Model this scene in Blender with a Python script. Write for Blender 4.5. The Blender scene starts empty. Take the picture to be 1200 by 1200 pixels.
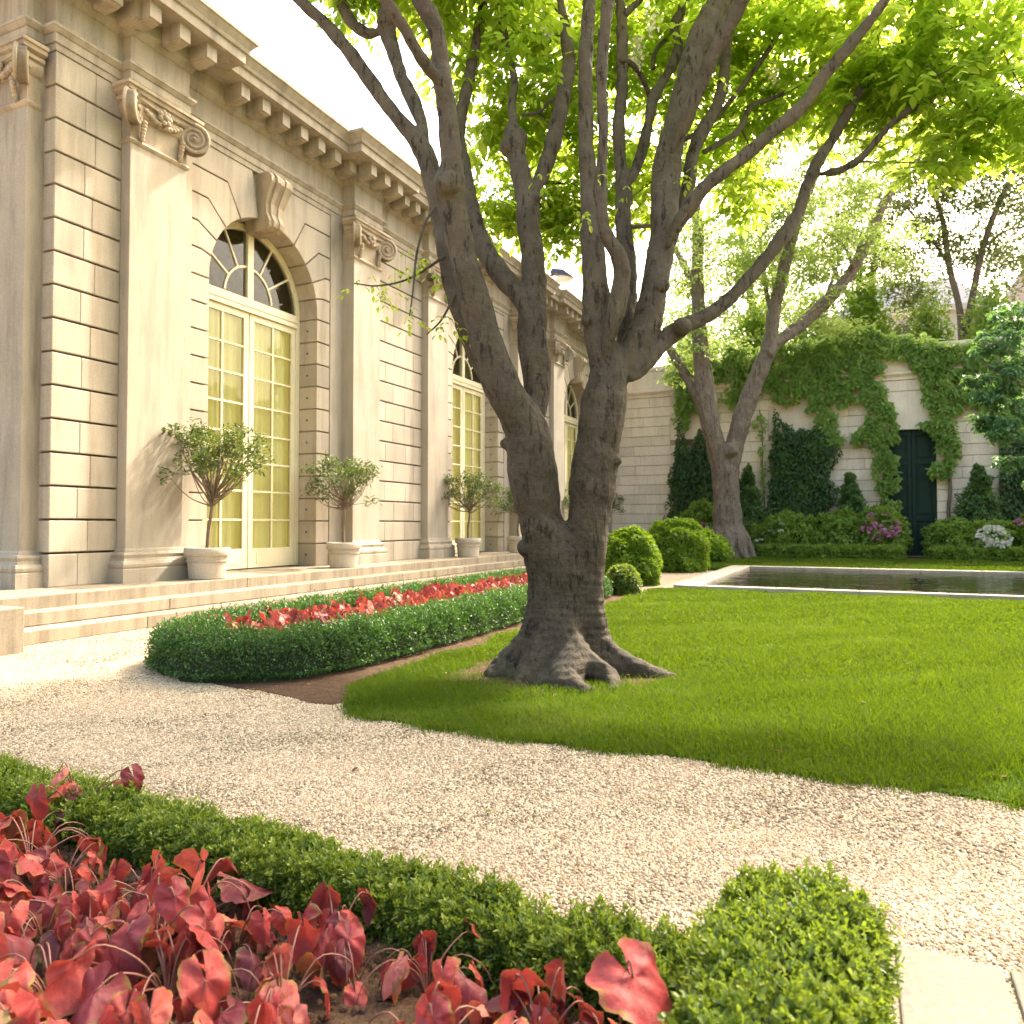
import bpy, math, random
import numpy as np
from mathutils import Vector, noise as mnoise
rng = np.random.default_rng(7); random.seed(7)
R = math.radians
scn = bpy.context.scene; col = scn.collection

# ------------------------------------------------------------------ camera, sky, sun, exposure
YAW, TILT, CAMZ = R(24.5), R(1.5), 1.5
cam_d = bpy.data.cameras.new('camera'); cam = bpy.data.objects.new('camera', cam_d); col.objects.link(cam)
cam.location = (0, 0, CAMZ); cam.rotation_euler = (R(90)+TILT, 0, YAW)
cam_d.sensor_width = 36; cam_d.lens = 27; cam_d.shift_y = -.008; cam_d.clip_end = 2000; cam_d.clip_start = .05
cam_d.dof.use_dof = True; cam_d.dof.focus_distance = 5.0; cam_d.dof.aperture_fstop = 3.5
scn.camera = cam

SUN_EL, SUN_AZ = R(48), R(70)           # azimuth measured from +X towards +Y
w = bpy.data.worlds.new('World'); scn.world = w; w.use_nodes = True
nt = w.node_tree; nt.nodes.clear()
sky = nt.nodes.new('ShaderNodeTexSky'); sky.sky_type = 'NISHITA'; sky.sun_disc = False
sky.sun_elevation = SUN_EL; sky.sun_rotation = R(90)-SUN_AZ; sky.dust_density = 8; sky.air_density = 1.6; sky.ozone_density = .6
tint = nt.nodes.new('ShaderNodeMix'); tint.data_type = 'RGBA'; tint.blend_type = 'MULTIPLY'; tint.inputs[0].default_value = 1
tint.inputs[7].default_value = (1.03, .985, .91, 1)
bgn = nt.nodes.new('ShaderNodeBackground'); bgn.inputs[1].default_value = .15
out = nt.nodes.new('ShaderNodeOutputWorld')
nt.links.new(sky.outputs[0], tint.inputs[6]); nt.links.new(tint.outputs[2], bgn.inputs[0]); nt.links.new(bgn.outputs[0], out.inputs[0])
sd = bpy.data.lights.new('sun', 'SUN'); sun = bpy.data.objects.new('sun', sd); col.objects.link(sun)
sd.energy = 2.3; sd.angle = R(3.0); sd.color = (1, .92, .79)
sdir = Vector((math.cos(SUN_EL)*math.cos(SUN_AZ), math.cos(SUN_EL)*math.sin(SUN_AZ), math.sin(SUN_EL)))
sun.rotation_euler = sdir.to_track_quat('Z', 'Y').to_euler(); sun.location = (20, 10, 30)
vs = scn.view_settings; vs.view_transform = 'Standard'; vs.look = 'None'; vs.gamma = 1; vs.use_curve_mapping = False
vs.exposure = 2.42
scn.cycles.max_bounces = 8; scn.cycles.transparent_max_bounces = 8; scn.cycles.caustics_reflective = False; scn.cycles.caustics_refractive = False

# ------------------------------------------------------------------ the camera's rays, for placing real points at real depths
_v = np.array([-math.sin(YAW), math.cos(YAW), 0]); _r = np.array([math.cos(YAW), math.sin(YAW), 0]); _u = np.array([0, 0, 1.])
_F = _v*math.cos(TILT)+_u*math.sin(TILT); _U = -_v*math.sin(TILT)+_u*math.cos(TILT)
def ray(px, py): return _F+(px-600)/900*_r+(590.4-py)/900*_U
def at(px, py, d):
    k = ray(px, py); return np.array([0, 0, CAMZ])+k*(d/k.dot(_v))
def at_y(px, py, Y):
    k = ray(px, py); return np.array([0, 0, CAMZ])+k*(Y/k[1])
def gp(px, py, z=0.):
    k = ray(px, py); return np.array([0, 0, CAMZ])+k*((z-CAMZ)/k[2])

# ------------------------------------------------------------------ object helpers
def tag(o, label=None, cat=None, group=None, kind=None):
    for k, val in (('label', label), ('category', cat), ('group', group), ('kind', kind)):
        if val: o[k] = val
    return o
def empty(name, loc, label, cat, group=None, rz=0):
    o = bpy.data.objects.new(name, None); col.objects.link(o); o.location = loc; o.rotation_euler.z = rz; o.empty_display_size = .2
    return tag(o, label, cat, group)
def link(name, me, mat=None, parent=None, world=True):
    """mesh given in world coordinates unless world=False"""
    o = bpy.data.objects.new(name, me); col.objects.link(o)
    if mat is not None:
        me.materials.clear(); me.materials.append(mat)
    if parent is not None:
        o.parent = parent
        if world:
            off = np.array(parent.location)
            p = parent.parent
            while p is not None: off = off+np.array(p.location); p = p.parent
            if parent.type == 'MESH': off = np.array(parent.get('_o', (0, 0, 0)))
            o.location = tuple(-off)
            if parent.type == 'EMPTY': pass
    return o
def np_mesh(name, V, F, smooth=False, attrs=None):
    V = np.asarray(V, np.float32); F = np.asarray(F, np.int32)
    me = bpy.data.meshes.new(name); k = F.shape[1]
    me.vertices.add(len(V)); me.vertices.foreach_set('co', V.ravel())
    me.loops.add(F.size); me.loops.foreach_set('vertex_index', F.ravel())
    me.polygons.add(len(F)); me.polygons.foreach_set('loop_start', np.arange(0, F.size, k, dtype=np.int32))
    if smooth: me.polygons.foreach_set('use_smooth', np.ones(len(F), bool))
    for an, (typ, data) in (attrs or {}).items():
        a = me.attributes.new(an, typ, 'POINT')
        a.data.foreach_set('value' if typ == 'FLOAT' else 'vector', np.asarray(data, np.float32).ravel())
    me.update(calc_edges=True); me.validate()
    return me
class MB:
    def __init__(s): s.v = []; s.f = []
    def add(s, vs_, fs):
        b = len(s.v); s.v += [tuple(map(float, p)) for p in vs_]; s.f += [tuple(b+i for i in q) for q in fs]
    def box(s, x0, x1, y0, y1, z0, z1):
        s.add([(x0,y0,z0),(x1,y0,z0),(x1,y1,z0),(x0,y1,z0),(x0,y0,z1),(x1,y0,z1),(x1,y1,z1),(x0,y1,z1)],
              [(3,2,1,0),(4,5,6,7),(0,1,5,4),(1,2,6,5),(2,3,7,6),(3,0,4,7)])
    def prism_x(s, poly, x0, x1):        # poly of (y,z) counter-clockwise seen from +X
        n = len(poly)
        s.add([(x1,y,z) for y,z in poly]+[(x0,y,z) for y,z in poly],
              [tuple(range(n)), tuple(range(2*n-1, n-1, -1))]+[(i, n+i, n+(i+1)%n, (i+1)%n) for i in range(n)])
    def prism_y(s, poly, y0, y1):        # poly of (x,z)
        n = len(poly)
        s.add([(x,y0,z) for x,z in poly]+[(x,y1,z) for x,z in poly],
              [tuple(range(n)), tuple(range(2*n-1, n-1, -1))]+[(i, n+i, n+(i+1)%n, (i+1)%n) for i in range(n)])
    def sweep(s, path, prof, caps=True): # outward = right of the walking direction; prof = (offset, z)
        P = [np.array(p, float) for p in path]; n = len(P); rows = []
        for i in range(n):
            ns = []
            for a, b in ((i-1, i), (i, i+1)):
                if 0 <= a and b < n:
                    d = P[b]-P[a]; d /= np.linalg.norm(d); ns.append(np.array([d[1], -d[0]]))
            m = ns[0] if len(ns) == 1 else (ns[0]+ns[1])/(1+ns[0].dot(ns[1]))
            rows.append([(P[i][0]+m[0]*o, P[i][1]+m[1]*o, z) for o, z in prof])
        k = len(prof); fs = []
        for i in range(n-1):
            for j in range(k-1): fs.append((i*k+j, (i+1)*k+j, (i+1)*k+j+1, i*k+j+1))
        s.add([p for r_ in rows for p in r_], fs)
    def lathe(s, prof, c=(0,0,0), n=28, caps=False):
        vs_ = []; k = len(prof)
        for i in range(n):
            a = 2*math.pi*i/n
            vs_ += [(c[0]+r_*math.cos(a), c[1]+r_*math.sin(a), c[2]+z) for r_, z in prof]
        s.add(vs_, [(i*k+j, ((i+1)%n)*k+j, ((i+1)%n)*k+j+1, i*k+j+1) for i in range(n) for j in range(k-1)])
    def tube(s, pts, rad, n=8):
        V, F = tube_np(pts, rad, n); s.add(V, [tuple(q) for q in F])
    def ball(s, c, r3, nu=10, nv=7):
        pr = [(math.sin(math.pi*j/nv), -math.cos(math.pi*j/nv)) for j in range(nv+1)]
        vs_ = []
        for i in range(nu):
            a = 2*math.pi*i/nu
            vs_ += [(c[0]+r3[0]*q*math.cos(a), c[1]+r3[1]*q*math.sin(a), c[2]+r3[2]*z) for q, z in pr]
        k = nv+1
        s.add(vs_, [(i*k+j, ((i+1)%nu)*k+j, ((i+1)%nu)*k+j+1, i*k+j+1) for i in range(nu) for j in range(nv)])
    def mesh(s, name, smooth=False):
        me = bpy.data.meshes.new(name); me.from_pydata(s.v, [], s.f)
        if smooth: me.polygons.foreach_set('use_smooth', np.ones(len(me.polygons), bool))
        me.update(); return me
    def build(s, name, mat, parent=None, smooth=False, bevel=0):
        o = link(name, s.mesh(name, smooth), mat, parent)
        if bevel:
            m = o.modifiers.new('edge', 'BEVEL'); m.width = bevel; m.segments = 2; m.limit_method = 'ANGLE'; m.angle_limit = R(40)
        return o
def catmull(P, m=6):
    P = np.asarray(P, float)
    Q = np.vstack([2*P[0]-P[1], P, 2*P[-1]-P[-2]]); o = []
    for i in range(1, len(Q)-2):
        a, b, c, d = Q[i-1], Q[i], Q[i+1], Q[i+2]
        for t in np.arange(m)/m:
            o.append(.5*(2*b+(c-a)*t+(2*a-5*b+4*c-d)*t*t+(3*b-a-3*c+d)*t**3))
    o.append(P[-1]); return np.array(o)
def tube_np(pts, rad, n=10, wob=0.):
    pts = np.asarray(pts, float); rad = np.broadcast_to(np.asarray(rad, float), (len(pts),))
    T = np.gradient(pts, axis=0); T /= np.linalg.norm(T, axis=1)[:, None]+1e-9
    up = np.array([0.13, .21, .97]) if abs(T[0][2]) < .9 else np.array([.97, .2, .1])
    A = np.cross(T[0], up); A /= np.linalg.norm(A); V = []
    for i in range(len(pts)):
        A = A-T[i]*A.dot(T[i]); A /= np.linalg.norm(A); B = np.cross(T[i], A)
        th = np.arange(n)/n*2*math.pi
        rr = rad[i]*(1+wob*np.sin(2*th+i*.3)+wob*.7*np.sin(3*th-i*.2))
        V.append(pts[i]+rr[:, None]*(np.cos(th)[:, None]*A+np.sin(th)[:, None]*B))
    V = np.vstack(V); F = []
    for i in range(len(pts)-1):
        for j in range(n):
            F.append((i*n+j, i*n+(j+1)%n, (i+1)*n+(j+1)%n, (i+1)*n+j))
    c0, c1 = len(V), len(V)+1; V = np.vstack([V, pts[0], pts[-1]]); e = (len(pts)-1)*n
    for j in range(n):
        F.append((c0, (j+1)%n, j, c0)); F.append((c1, e+j, e+(j+1)%n, c1))
    F = [tuple(dict.fromkeys(q)) for q in F]
    return V, F
def nz(P, sc, seed=0.):      # cheap smooth pseudo noise on arrays, about -1..1
    P = np.asarray(P)*sc+seed
    x, y, z = P[..., 0], P[..., 1], P[..., 2]
    return (np.sin(1.7*x+1.3*y+.7*z)+np.sin(-1.1*x+2.1*y+1.9*z+1.3)+np.sin(2.3*x-.9*y+2.6*z+4.1)+np.sin(3.1*y-2.7*x+.5*z+2.2))/3

# ------------------------------------------------------------------ materials
def newmat(name):
    m = bpy.data.materials.new(name); m.use_nodes = True; n = m.node_tree; n.nodes.clear()
    o = n.nodes.new('ShaderNodeOutputMaterial'); return m, n, o
def N(n, typ, **kw):
    q = n.nodes.new(typ)
    for k, val in kw.items():
        if k.startswith('i_'):
            key = k[2:]; key = int(key) if key.isdigit() else key.replace('_', ' ')
            q.inputs[key].default_value = val
        else: setattr(q, k, val)
    return q
def ramp(n, fac, stops):
    q = n.nodes.new('ShaderNodeValToRGB'); e = q.color_ramp.elements
    while len(e) < len(stops): e.new(.5)
    for el, (p, c) in zip(e, stops): el.position = p; el.color = (*c, 1)
    n.links.new(fac, q.inputs[0]); return q.outputs[0]
def mixc(n, fac, a, b, mode='MIX'):
    q = n.nodes.new('ShaderNodeMix'); q.data_type = 'RGBA'; q.blend_type = mode
    for s, i in ((fac, 0), (a, 6), (b, 7)):
        if hasattr(s, 'is_output'): n.links.new(s, q.inputs[i])
        elif i == 0: q.inputs[0].default_value = s
        else: q.inputs[i].default_value = (*s, 1)
    return q.outputs[2]
def tex(n, scale, detail=4, rough=.6, stretch=None, typ='ShaderNodeTexNoise'):
    c = n.nodes.new('ShaderNodeNewGeometry').outputs['Position']
    mp = N(n, 'ShaderNodeMapping'); n.links.new(c, mp.inputs[0])
    if stretch: mp.inputs['Scale'].default_value = stretch
    t = N(n, typ); n.links.new(mp.outputs[0], t.inputs['Vector']); t.inputs['Scale'].default_value = scale
    if typ == 'ShaderNodeTexNoise': t.inputs['Detail'].default_value = detail; t.inputs['Roughness'].default_value = rough
    return t
def bump(n, h, strength, dist=.01, prev=None):
    b = N(n, 'ShaderNodeBump'); b.inputs['Strength'].default_value = strength; b.inputs['Distance'].default_value = dist
    n.links.new(h, b.inputs['Height'])
    if prev is not None: n.links.new(prev, b.inputs['Normal'])
    return b.outputs[0]
def pbsdf(n, o, colr, rough=.7, normal=None, spec=.3):
    p = N(n, 'ShaderNodeBsdfPrincipled')
    if hasattr(colr, 'is_output'): n.links.new(colr, p.inputs['Base Color'])
    else: p.inputs['Base Color'].default_value = (*colr, 1)
    p.inputs['Roughness'].default_value = rough; p.inputs['Specular IOR Level'].default_value = spec
    if normal is not None: n.links.new(normal, p.inputs['Normal'])
    if o is not None: n.links.new(p.outputs[0], o.inputs[0])
    return p
def stone(name, c0, c1, stain=(.2,.17,.13), stain_amt=.35, grain=60, vjoint=None):
    m, n, o = newmat(name)
    a = tex(n, 1.3, 6); b = tex(n, grain, 3); s = tex(n, 1.0, 5, .7, (3.2, 3.2, .35)); blk = tex(n, .9, 1, .5, (1, 1, 2.2))
    c = ramp(n, a.outputs[0], [(.3, c0), (.7, c1)])
    c = mixc(n, .22, c, ramp(n, blk.outputs[0], [(.35, tuple(x*.8 for x in c0)), (.65, tuple(min(1, x*1.12) for x in c1))]))
    rpi = n.nodes.new('ShaderNodeNewGeometry').outputs['Random Per Island']
    c = mixc(n, .5, c, ramp(n, rpi, [(0, tuple(x*.80 for x in c0)), (.5, tuple((x+y)/2 for x, y in zip(c0, c1))), (1, (c1[0]*1.08, c1[1]*1.05, c1[2]*1.02))]))
    sm = ramp(n, s.outputs[0], [(.46, (0,0,0)), (.76, (1,1,1))])
    g = N(n, 'ShaderNodeMath', operation='MULTIPLY'); n.links.new(sm, g.inputs[0]); g.inputs[1].default_value = stain_amt
    c = mixc(n, g.outputs[0], c, stain)
    c = mixc(n, .16, c, ramp(n, b.outputs[0], [(.35, (.12,.1,.08)), (.65, (.9,.85,.75))]), 'OVERLAY')
    pbsdf(n, o, c, .85, bump(n, b.outputs[0], .25, .004, bump(n, a.outputs[0], .2, .02)), .2)
    return m
def leafmat(name, stops, tcol, tfac=.4, rough=.45, spec=.35, tstops=None):
    m, n, o = newmat(name)
    at_ = N(n, 'ShaderNodeAttribute', attribute_name='rnd'); c = ramp(n, at_.outputs['Fac'], stops)
    p = pbsdf(n, None, c, rough, None, spec); t = N(n, 'ShaderNodeBsdfTranslucent')
    if tstops: n.links.new(ramp(n, at_.outputs['Fac'], tstops), t.inputs[0])
    else: t.inputs[0].default_value = (*tcol, 1)
    x = N(n, 'ShaderNodeMixShader'); x.inputs[0].default_value = tfac
    n.links.new(p.outputs[0], x.inputs[1]); n.links.new(t.outputs[0], x.inputs[2]); n.links.new(x.outputs[0], o.inputs[0])
    return m
def plain(name, c, rough=.6, spec=.3, var=.15, sc=8, bmp=.1):
    m, n, o = newmat(name); a = tex(n, sc, 5)
    cc = ramp(n, a.outputs[0], [(.3, tuple(x*(1-var) for x in c)), (.7, tuple(min(1, x*(1+var)) for x in c))])
    pbsdf(n, o, cc, rough, bump(n, a.outputs[0], bmp, .01), spec); return m

M = {}
M['stone'] = stone('limestone', (.34,.295,.235), (.42,.37,.30), (.13,.11,.085), .55)
M['stone_trim'] = stone('limestone_trim', (.31,.265,.21), (.39,.34,.27), (.10,.085,.065), .7)
M['carved'] = stone('carved_limestone', (.32,.26,.19), (.42,.35,.26), (.10,.08,.06), .7)
M['step'] = stone('step_stone', (.24,.20,.15), (.33,.28,.21), (.08,.065,.045), .75)
M['wallstone'] = stone('garden_wall_stone', (.64,.54,.45), (.75,.66,.56), (.36,.31,.25), .4, 25)
M['slab'] = stone('paving_stone', (.135,.125,.10), (.23,.215,.18), (.20,.21,.13), .5, 40)
M['kerb'] = stone('kerb_stone', (.30,.26,.21), (.40,.35,.29), (.14,.12,.09), .5)
M['concrete'] = stone('cast_concrete', (.36,.32,.26), (.47,.42,.35), (.22,.19,.14), .5, 50)
M['frame'] = plain('cream_paint', (.70,.62,.42), .4, .4, .05, 3, .03)
M['interior'] = plain('reflection_tint_interior', (.30,.29,.18), .9)  # greenish beige stands in for trees reflected in the fanlights
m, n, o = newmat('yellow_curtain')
pb = pbsdf(n, None, (.87,.79,.34), .8, None, .1); pb.inputs['Emission Color'].default_value = (.75,.66,.20,1); pb.inputs['Emission Strength'].default_value = .06; tb = N(n, 'ShaderNodeBsdfTranslucent'); tb.inputs[0].default_value = (.86,.78,.28,1)  # faint emission in the cloth stands in for room light behind it
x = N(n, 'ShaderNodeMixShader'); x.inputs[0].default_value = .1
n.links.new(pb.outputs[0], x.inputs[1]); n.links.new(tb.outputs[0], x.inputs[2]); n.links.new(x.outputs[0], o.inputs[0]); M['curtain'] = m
m, n, o = newmat('window_glass')
gl = N(n, 'ShaderNodeBsdfGlossy'); gl.inputs['Roughness'].default_value = .02; tr = N(n, 'ShaderNodeBsdfTransparent')
wv = tex(n, 1.6, 2); bn = bump(n, wv.outputs[0], .12, .03); n.links.new(bn, gl.inputs['Normal'])
fr = N(n, 'ShaderNodeFresnel'); fr.inputs[0].default_value = 1.5
x = N(n, 'ShaderNodeMixShader'); n.links.new(fr.outputs[0], x.inputs[0]); n.links.new(tr.outputs[0], x.inputs[1]); n.links.new(gl.outputs[0], x.inputs[2]); n.links.new(x.outputs[0], o.inputs[0]); M['glass'] = m
M['black'] = plain('dark_metal', (.025,.025,.028), .45, .5)
M['door'] = plain('dark_green_paint', (.007,.026,.019), .5, .2, .2, 6, .05)
# bark
def bark(name, c0, c1, c2, ring=1.):
    m, n, o = newmat(name)
    a = tex(n, 3.2, 6, .65); f = tex(n, 26, 5, .7, (1, 1, .8)); r_ = tex(n, 5, 4, .7, (.8, .8, 5*ring)); dots = tex(n, 24, 2, .5, (1, 1, 1.5))
    c = ramp(n, a.outputs[0], [(.3, c0), (.55, c1), (.75, c2)])
    c = mixc(n, .45, c, ramp(n, f.outputs[0], [(.3, tuple(x*.45 for x in c0)), (.7, c2)]))
    c = mixc(n, ramp(n, dots.outputs[0], [(.64, (0,0,0)), (.70, (.85,.85,.85))]), c, (.035,.028,.022))
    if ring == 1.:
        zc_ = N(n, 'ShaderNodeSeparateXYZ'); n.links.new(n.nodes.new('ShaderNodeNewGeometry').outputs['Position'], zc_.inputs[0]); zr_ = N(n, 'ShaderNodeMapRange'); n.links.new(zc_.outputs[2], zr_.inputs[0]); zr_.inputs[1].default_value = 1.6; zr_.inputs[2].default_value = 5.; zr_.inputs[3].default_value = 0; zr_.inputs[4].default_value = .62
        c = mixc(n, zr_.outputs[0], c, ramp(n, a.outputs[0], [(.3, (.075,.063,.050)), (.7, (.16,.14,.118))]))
    li = tex(n, 2.1, 6, .75); c = mixc(n, ramp(n, li.outputs[0], [(.54, (0,0,0)), (.68, (.55,.55,.55))]), c, tuple(x*y for x, y in zip(c2, (1.15, 1.22, 1.05))))
    mo = tex(n, 1.2, 5, .7); c = mixc(n, ramp(n, mo.outputs[0], [(.56, (0,0,0)), (.74, (.5,.5,.5))]), c, (c1[0]*.8, c1[1]*.95, c1[2]*.55))
    cr_ = tex(n, 15, 6, .75, (1, 1, .22)); crm = ramp(n, cr_.outputs[0], [(.39, (.8,.8,.8)), (.46, (0,0,0))]); c = mixc(n, crm, c, tuple(x*.35 for x in c0))
    b = bump(n, r_.outputs[0], .5, .03); b = bump(n, cr_.outputs[0], .7, .03, b); b = bump(n, f.outputs[0], .9, .02, b)
    pbsdf(n, o, c, .8, b, .25); return m
M['bark'] = bark('smooth_brown_bark', (.036,.027,.016), (.062,.047,.030), (.108,.087,.060))
M['bark_rough'] = bark('furrowed_bark', (.10,.076,.056), (.18,.14,.108), (.25,.20,.155), .12)
M['twig'] = plain('twig_bark', (.16,.12,.08), .8)
# leaves
M['canopy'] = leafmat('canopy_leaf', [(0,(.055,.12,.010)),(.6,(.10,.19,.014)),(1,(.16,.25,.02))], None, .70, .42, .3, [(0,(.34,.52,.05)),(.6,(.56,.69,.08)),(1,(.74,.80,.16))])
M['locust'] = leafmat('feathery_leaf', [(0,(.09,.16,.02)),(1,(.18,.27,.04))], (.42,.54,.12), .45)
M['grey_tree'] = leafmat('distant_leaf', [(0,(.05,.08,.025)),(1,(.13,.17,.05))], (.22,.28,.08), .38)
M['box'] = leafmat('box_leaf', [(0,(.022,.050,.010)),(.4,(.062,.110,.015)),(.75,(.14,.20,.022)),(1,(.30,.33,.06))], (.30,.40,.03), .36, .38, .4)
M['box_dark'] = leafmat('yew_like_leaf', [(0,(.020,.060,.016)),(.6,(.038,.100,.020)),(1,(.085,.165,.030))], (.10,.22,.02), .28, .4, .4)
M['globe'] = leafmat('globe_shrub_leaf', [(0,(.06,.13,.010)),(.6,(.11,.20,.014)),(1,(.20,.29,.025))], (.32,.48,.02), .4)
M['ivy'] = leafmat('ivy_leaf', [(0,(.05,.115,.022)),(.6,(.095,.19,.03)),(1,(.18,.28,.045))], (.28,.46,.05), .4)
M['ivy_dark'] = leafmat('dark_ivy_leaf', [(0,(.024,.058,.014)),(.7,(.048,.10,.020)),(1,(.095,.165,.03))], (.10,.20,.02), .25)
M['wisteria'] = leafmat('creeper_leaf', [(0,(.11,.19,.045)),(.6,(.20,.31,.07)),(1,(.32,.42,.10))], (.48,.64,.12), .48)
M['rhodo'] = leafmat('rhododendron_leaf', [(0,(.07,.14,.025)),(.5,(.15,.25,.04)),(1,(.30,.36,.07))], (.40,.54,.07), .4)
M['conifer'] = leafmat('conical_shrub_leaf', [(0,(.05,.11,.04)),(1,(.15,.24,.075))], (.24,.38,.07), .35)
M['dogwood'] = leafmat('dogwood_leaf', [(0,(.055,.125,.06)),(.6,(.11,.21,.10)),(1,(.20,.28,.10))], (.22,.40,.09), .35)
M['tub'] = leafmat('tub_tree_leaf', [(0,(.026,.050,.012)),(.6,(.055,.090,.018)),(1,(.12,.155,.03))], (.15,.22,.025), .25)
M['grassm'] = leafmat('grass_blade', [(0,(.024,.052,.003)),(.55,(.053,.097,.004)),(.85,(.096,.144,.008)),(1,(.20,.21,.05))], (.15,.235,.006), .38, .5, .2)
M['pink'] = leafmat('pink_petal', [(0,(.42,.12,.30)),(1,(.70,.35,.52))], (.6,.25,.45), .3)
M['white'] = leafmat('white_petal', [(0,(.75,.73,.66)),(1,(.85,.83,.78))], (.7,.7,.6), .3)
M['panicle'] = leafmat('cream_blossom', [(0,(.65,.62,.45)),(1,(.82,.80,.68))], (.7,.7,.5), .3)
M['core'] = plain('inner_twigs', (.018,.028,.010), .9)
M['stalk'] = plain('red_stalk', (.20,.085,.06), .5, .4, .3, 30)
m, n, o = newmat('caladium_leaf')
rn = N(n, 'ShaderNodeAttribute', attribute_name='rnd').outputs['Fac']
uvn = N(n, 'ShaderNodeAttribute', attribute_name='leaf'); sp = N(n, 'ShaderNodeSeparateXYZ'); n.links.new(uvn.outputs['Vector'], sp.inputs[0])
base = ramp(n, rn, [(0,(.07,.018,.024)),(.2,(.17,.025,.033)),(.45,(.33,.042,.040)),(.75,(.46,.085,.058)),(.95,(.52,.20,.155)),(.965,(.20,.13,.045)),(1,(.12,.12,.03))])
ph = N(n, 'ShaderNodeMath', operation='MULTIPLY'); n.links.new(sp.outputs[0], ph.inputs[0]); ph.inputs[1].default_value = 6.5
sn = N(n, 'ShaderNodeMath', operation='SINE'); n.links.new(ph.outputs[0], sn.inputs[0])
vein = ramp(n, sn.outputs[0], [(.90,(0,0,0)),(1.,(.12,.12,.12))])
c = mixc(n, vein, base, (.66,.22,.20))
t5 = tex(n, 22, 4); c = mixc(n, ramp(n, t5.outputs[0], [(.42,(0,0,0)),(.70,(.75,.75,.75))]), c, (.13,.030,.035))
ed = N(n, 'ShaderNodeMath', operation='ADD'); n.links.new(sp.outputs[1], ed.inputs[0])
t6 = tex(n, 14, 3); t6m = N(n, 'ShaderNodeMath', operation='MULTIPLY_ADD'); n.links.new(t6.outputs[0], t6m.inputs[0]); t6m.inputs[1].default_value = .9; t6m.inputs[2].default_value = -.5
n.links.new(t6m.outputs[0], ed.inputs[1])
c = mixc(n, ramp(n, ed.outputs[0], [(.86,(0,0,0)),(.99,(1,1,1))]), c, ramp(n, rn, [(0,(.07,.09,.02)),(.5,(.24,.10,.03)),(1,(.26,.26,.03))]))
pb = pbsdf(n, None, c, .55, bump(n, t5.outputs[0], .5, .012, bump(n, sn.outputs[0], .25, .003)), .3); tb = N(n, 'ShaderNodeBsdfTranslucent'); n.links.new(mixc(n, .5, c, (.75,.10,.06)), tb.inputs[0])
x = N(n, 'ShaderNodeMixShader'); x.inputs[0].default_value = .22
n.links.new(pb.outputs[0], x.inputs[1]); n.links.new(tb.outputs[0], x.inputs[2]); n.links.new(x.outputs[0], o.inputs[0]); M['caladium'] = m
# ground materials
m, n, o = newmat('pale_gravel')
vo = tex(n, 75, typ='ShaderNodeTexVoronoi'); big = tex(n, .8, 4)
c = ramp(n, vo.outputs['Color'], [(.1,(.18,.13,.08)),(.45,(.34,.265,.175)),(.8,(.46,.38,.27)),(1,(.31,.20,.13))])
c = mixc(n, .35, c, ramp(n, big.outputs[0], [(.35,(.25,.19,.13)),(.65,(.46,.38,.28))]))
inv = N(n, 'ShaderNodeMath', operation='SUBTRACT'); inv.inputs[0].default_value = 1; n.links.new(vo.outputs['Distance'], inv.inputs[1])
pbsdf(n, o, c, .85, bump(n, inv.outputs[0], .9, .012), .2); M['gravel'] = m
m, n, o = newmat('pebble')
rn = N(n, 'ShaderNodeAttribute', attribute_name='rnd').outputs['Fac']
c = ramp(n, rn, [(0,(.13,.09,.055)),(.22,(.30,.22,.135)),(.6,(.44,.35,.235)),(.85,(.56,.475,.35)),(1,(.33,.205,.13))])
pbsdf(n, o, c, .7, None, .3); M['pebble'] = m
m, n, o = newmat('lawn_soil'); a = tex(n, 5, 5); f = tex(n, 90, 3)
c = ramp(n, a.outputs[0], [(.3,(.025,.05,.006)),(.7,(.045,.085,.008))]); c = mixc(n, .4, c, ramp(n, f.outputs[0], [(.3,(.02,.045,.005)),(.7,(.09,.17,.015))]))
pbsdf(n, o, c, .9, bump(n, f.outputs[0], .8, .02), .1); M['lawn'] = m
m, n, o = newmat('brown_soil'); a = tex(n, 12, 6, .7); f = tex(n, 70, 4)
c = ramp(n, a.outputs[0], [(.3,(.035,.020,.012)),(.7,(.115,.068,.042))]); c = mixc(n, .3, c, ramp(n, f.outputs[0], [(.3,(.03,.015,.01)),(.7,(.20,.13,.085))]))
pbsdf(n, o, c, .95, bump(n, f.outputs[0], .8, .015, bump(n, a.outputs[0], .8, .04)), .1); M['soil'] = m
m, n, o = newmat('pond_water')
wv = tex(n, 1.1, 3, .55, (1, 1.6, 1)); p = pbsdf(n, o, (.016,.016,.006), .01, bump(n, wv.outputs[0], .6, .045), .5); M['water'] = m
m, n, o = newmat('house_stone'); a = tex(n, .4, 4); c = ramp(n, a.outputs[0], [(.3,(.55,.52,.48)),(.7,(.66,.62,.57))]); pbsdf(n, o, c, .85); M['house'] = m
m, n, o = newmat('house_brick'); a = tex(n, .4, 4); c = ramp(n, a.outputs[0], [(.3,(.33,.26,.21)),(.7,(.42,.34,.28))]); pbsdf(n, o, c, .85); M['house_brick'] = m
M['slate'] = plain('slate_roof', (.22,.23,.26), .6)
M['pane_far'] = plain('far_window_pane', (.06,.07,.08), .15, .6)

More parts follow.
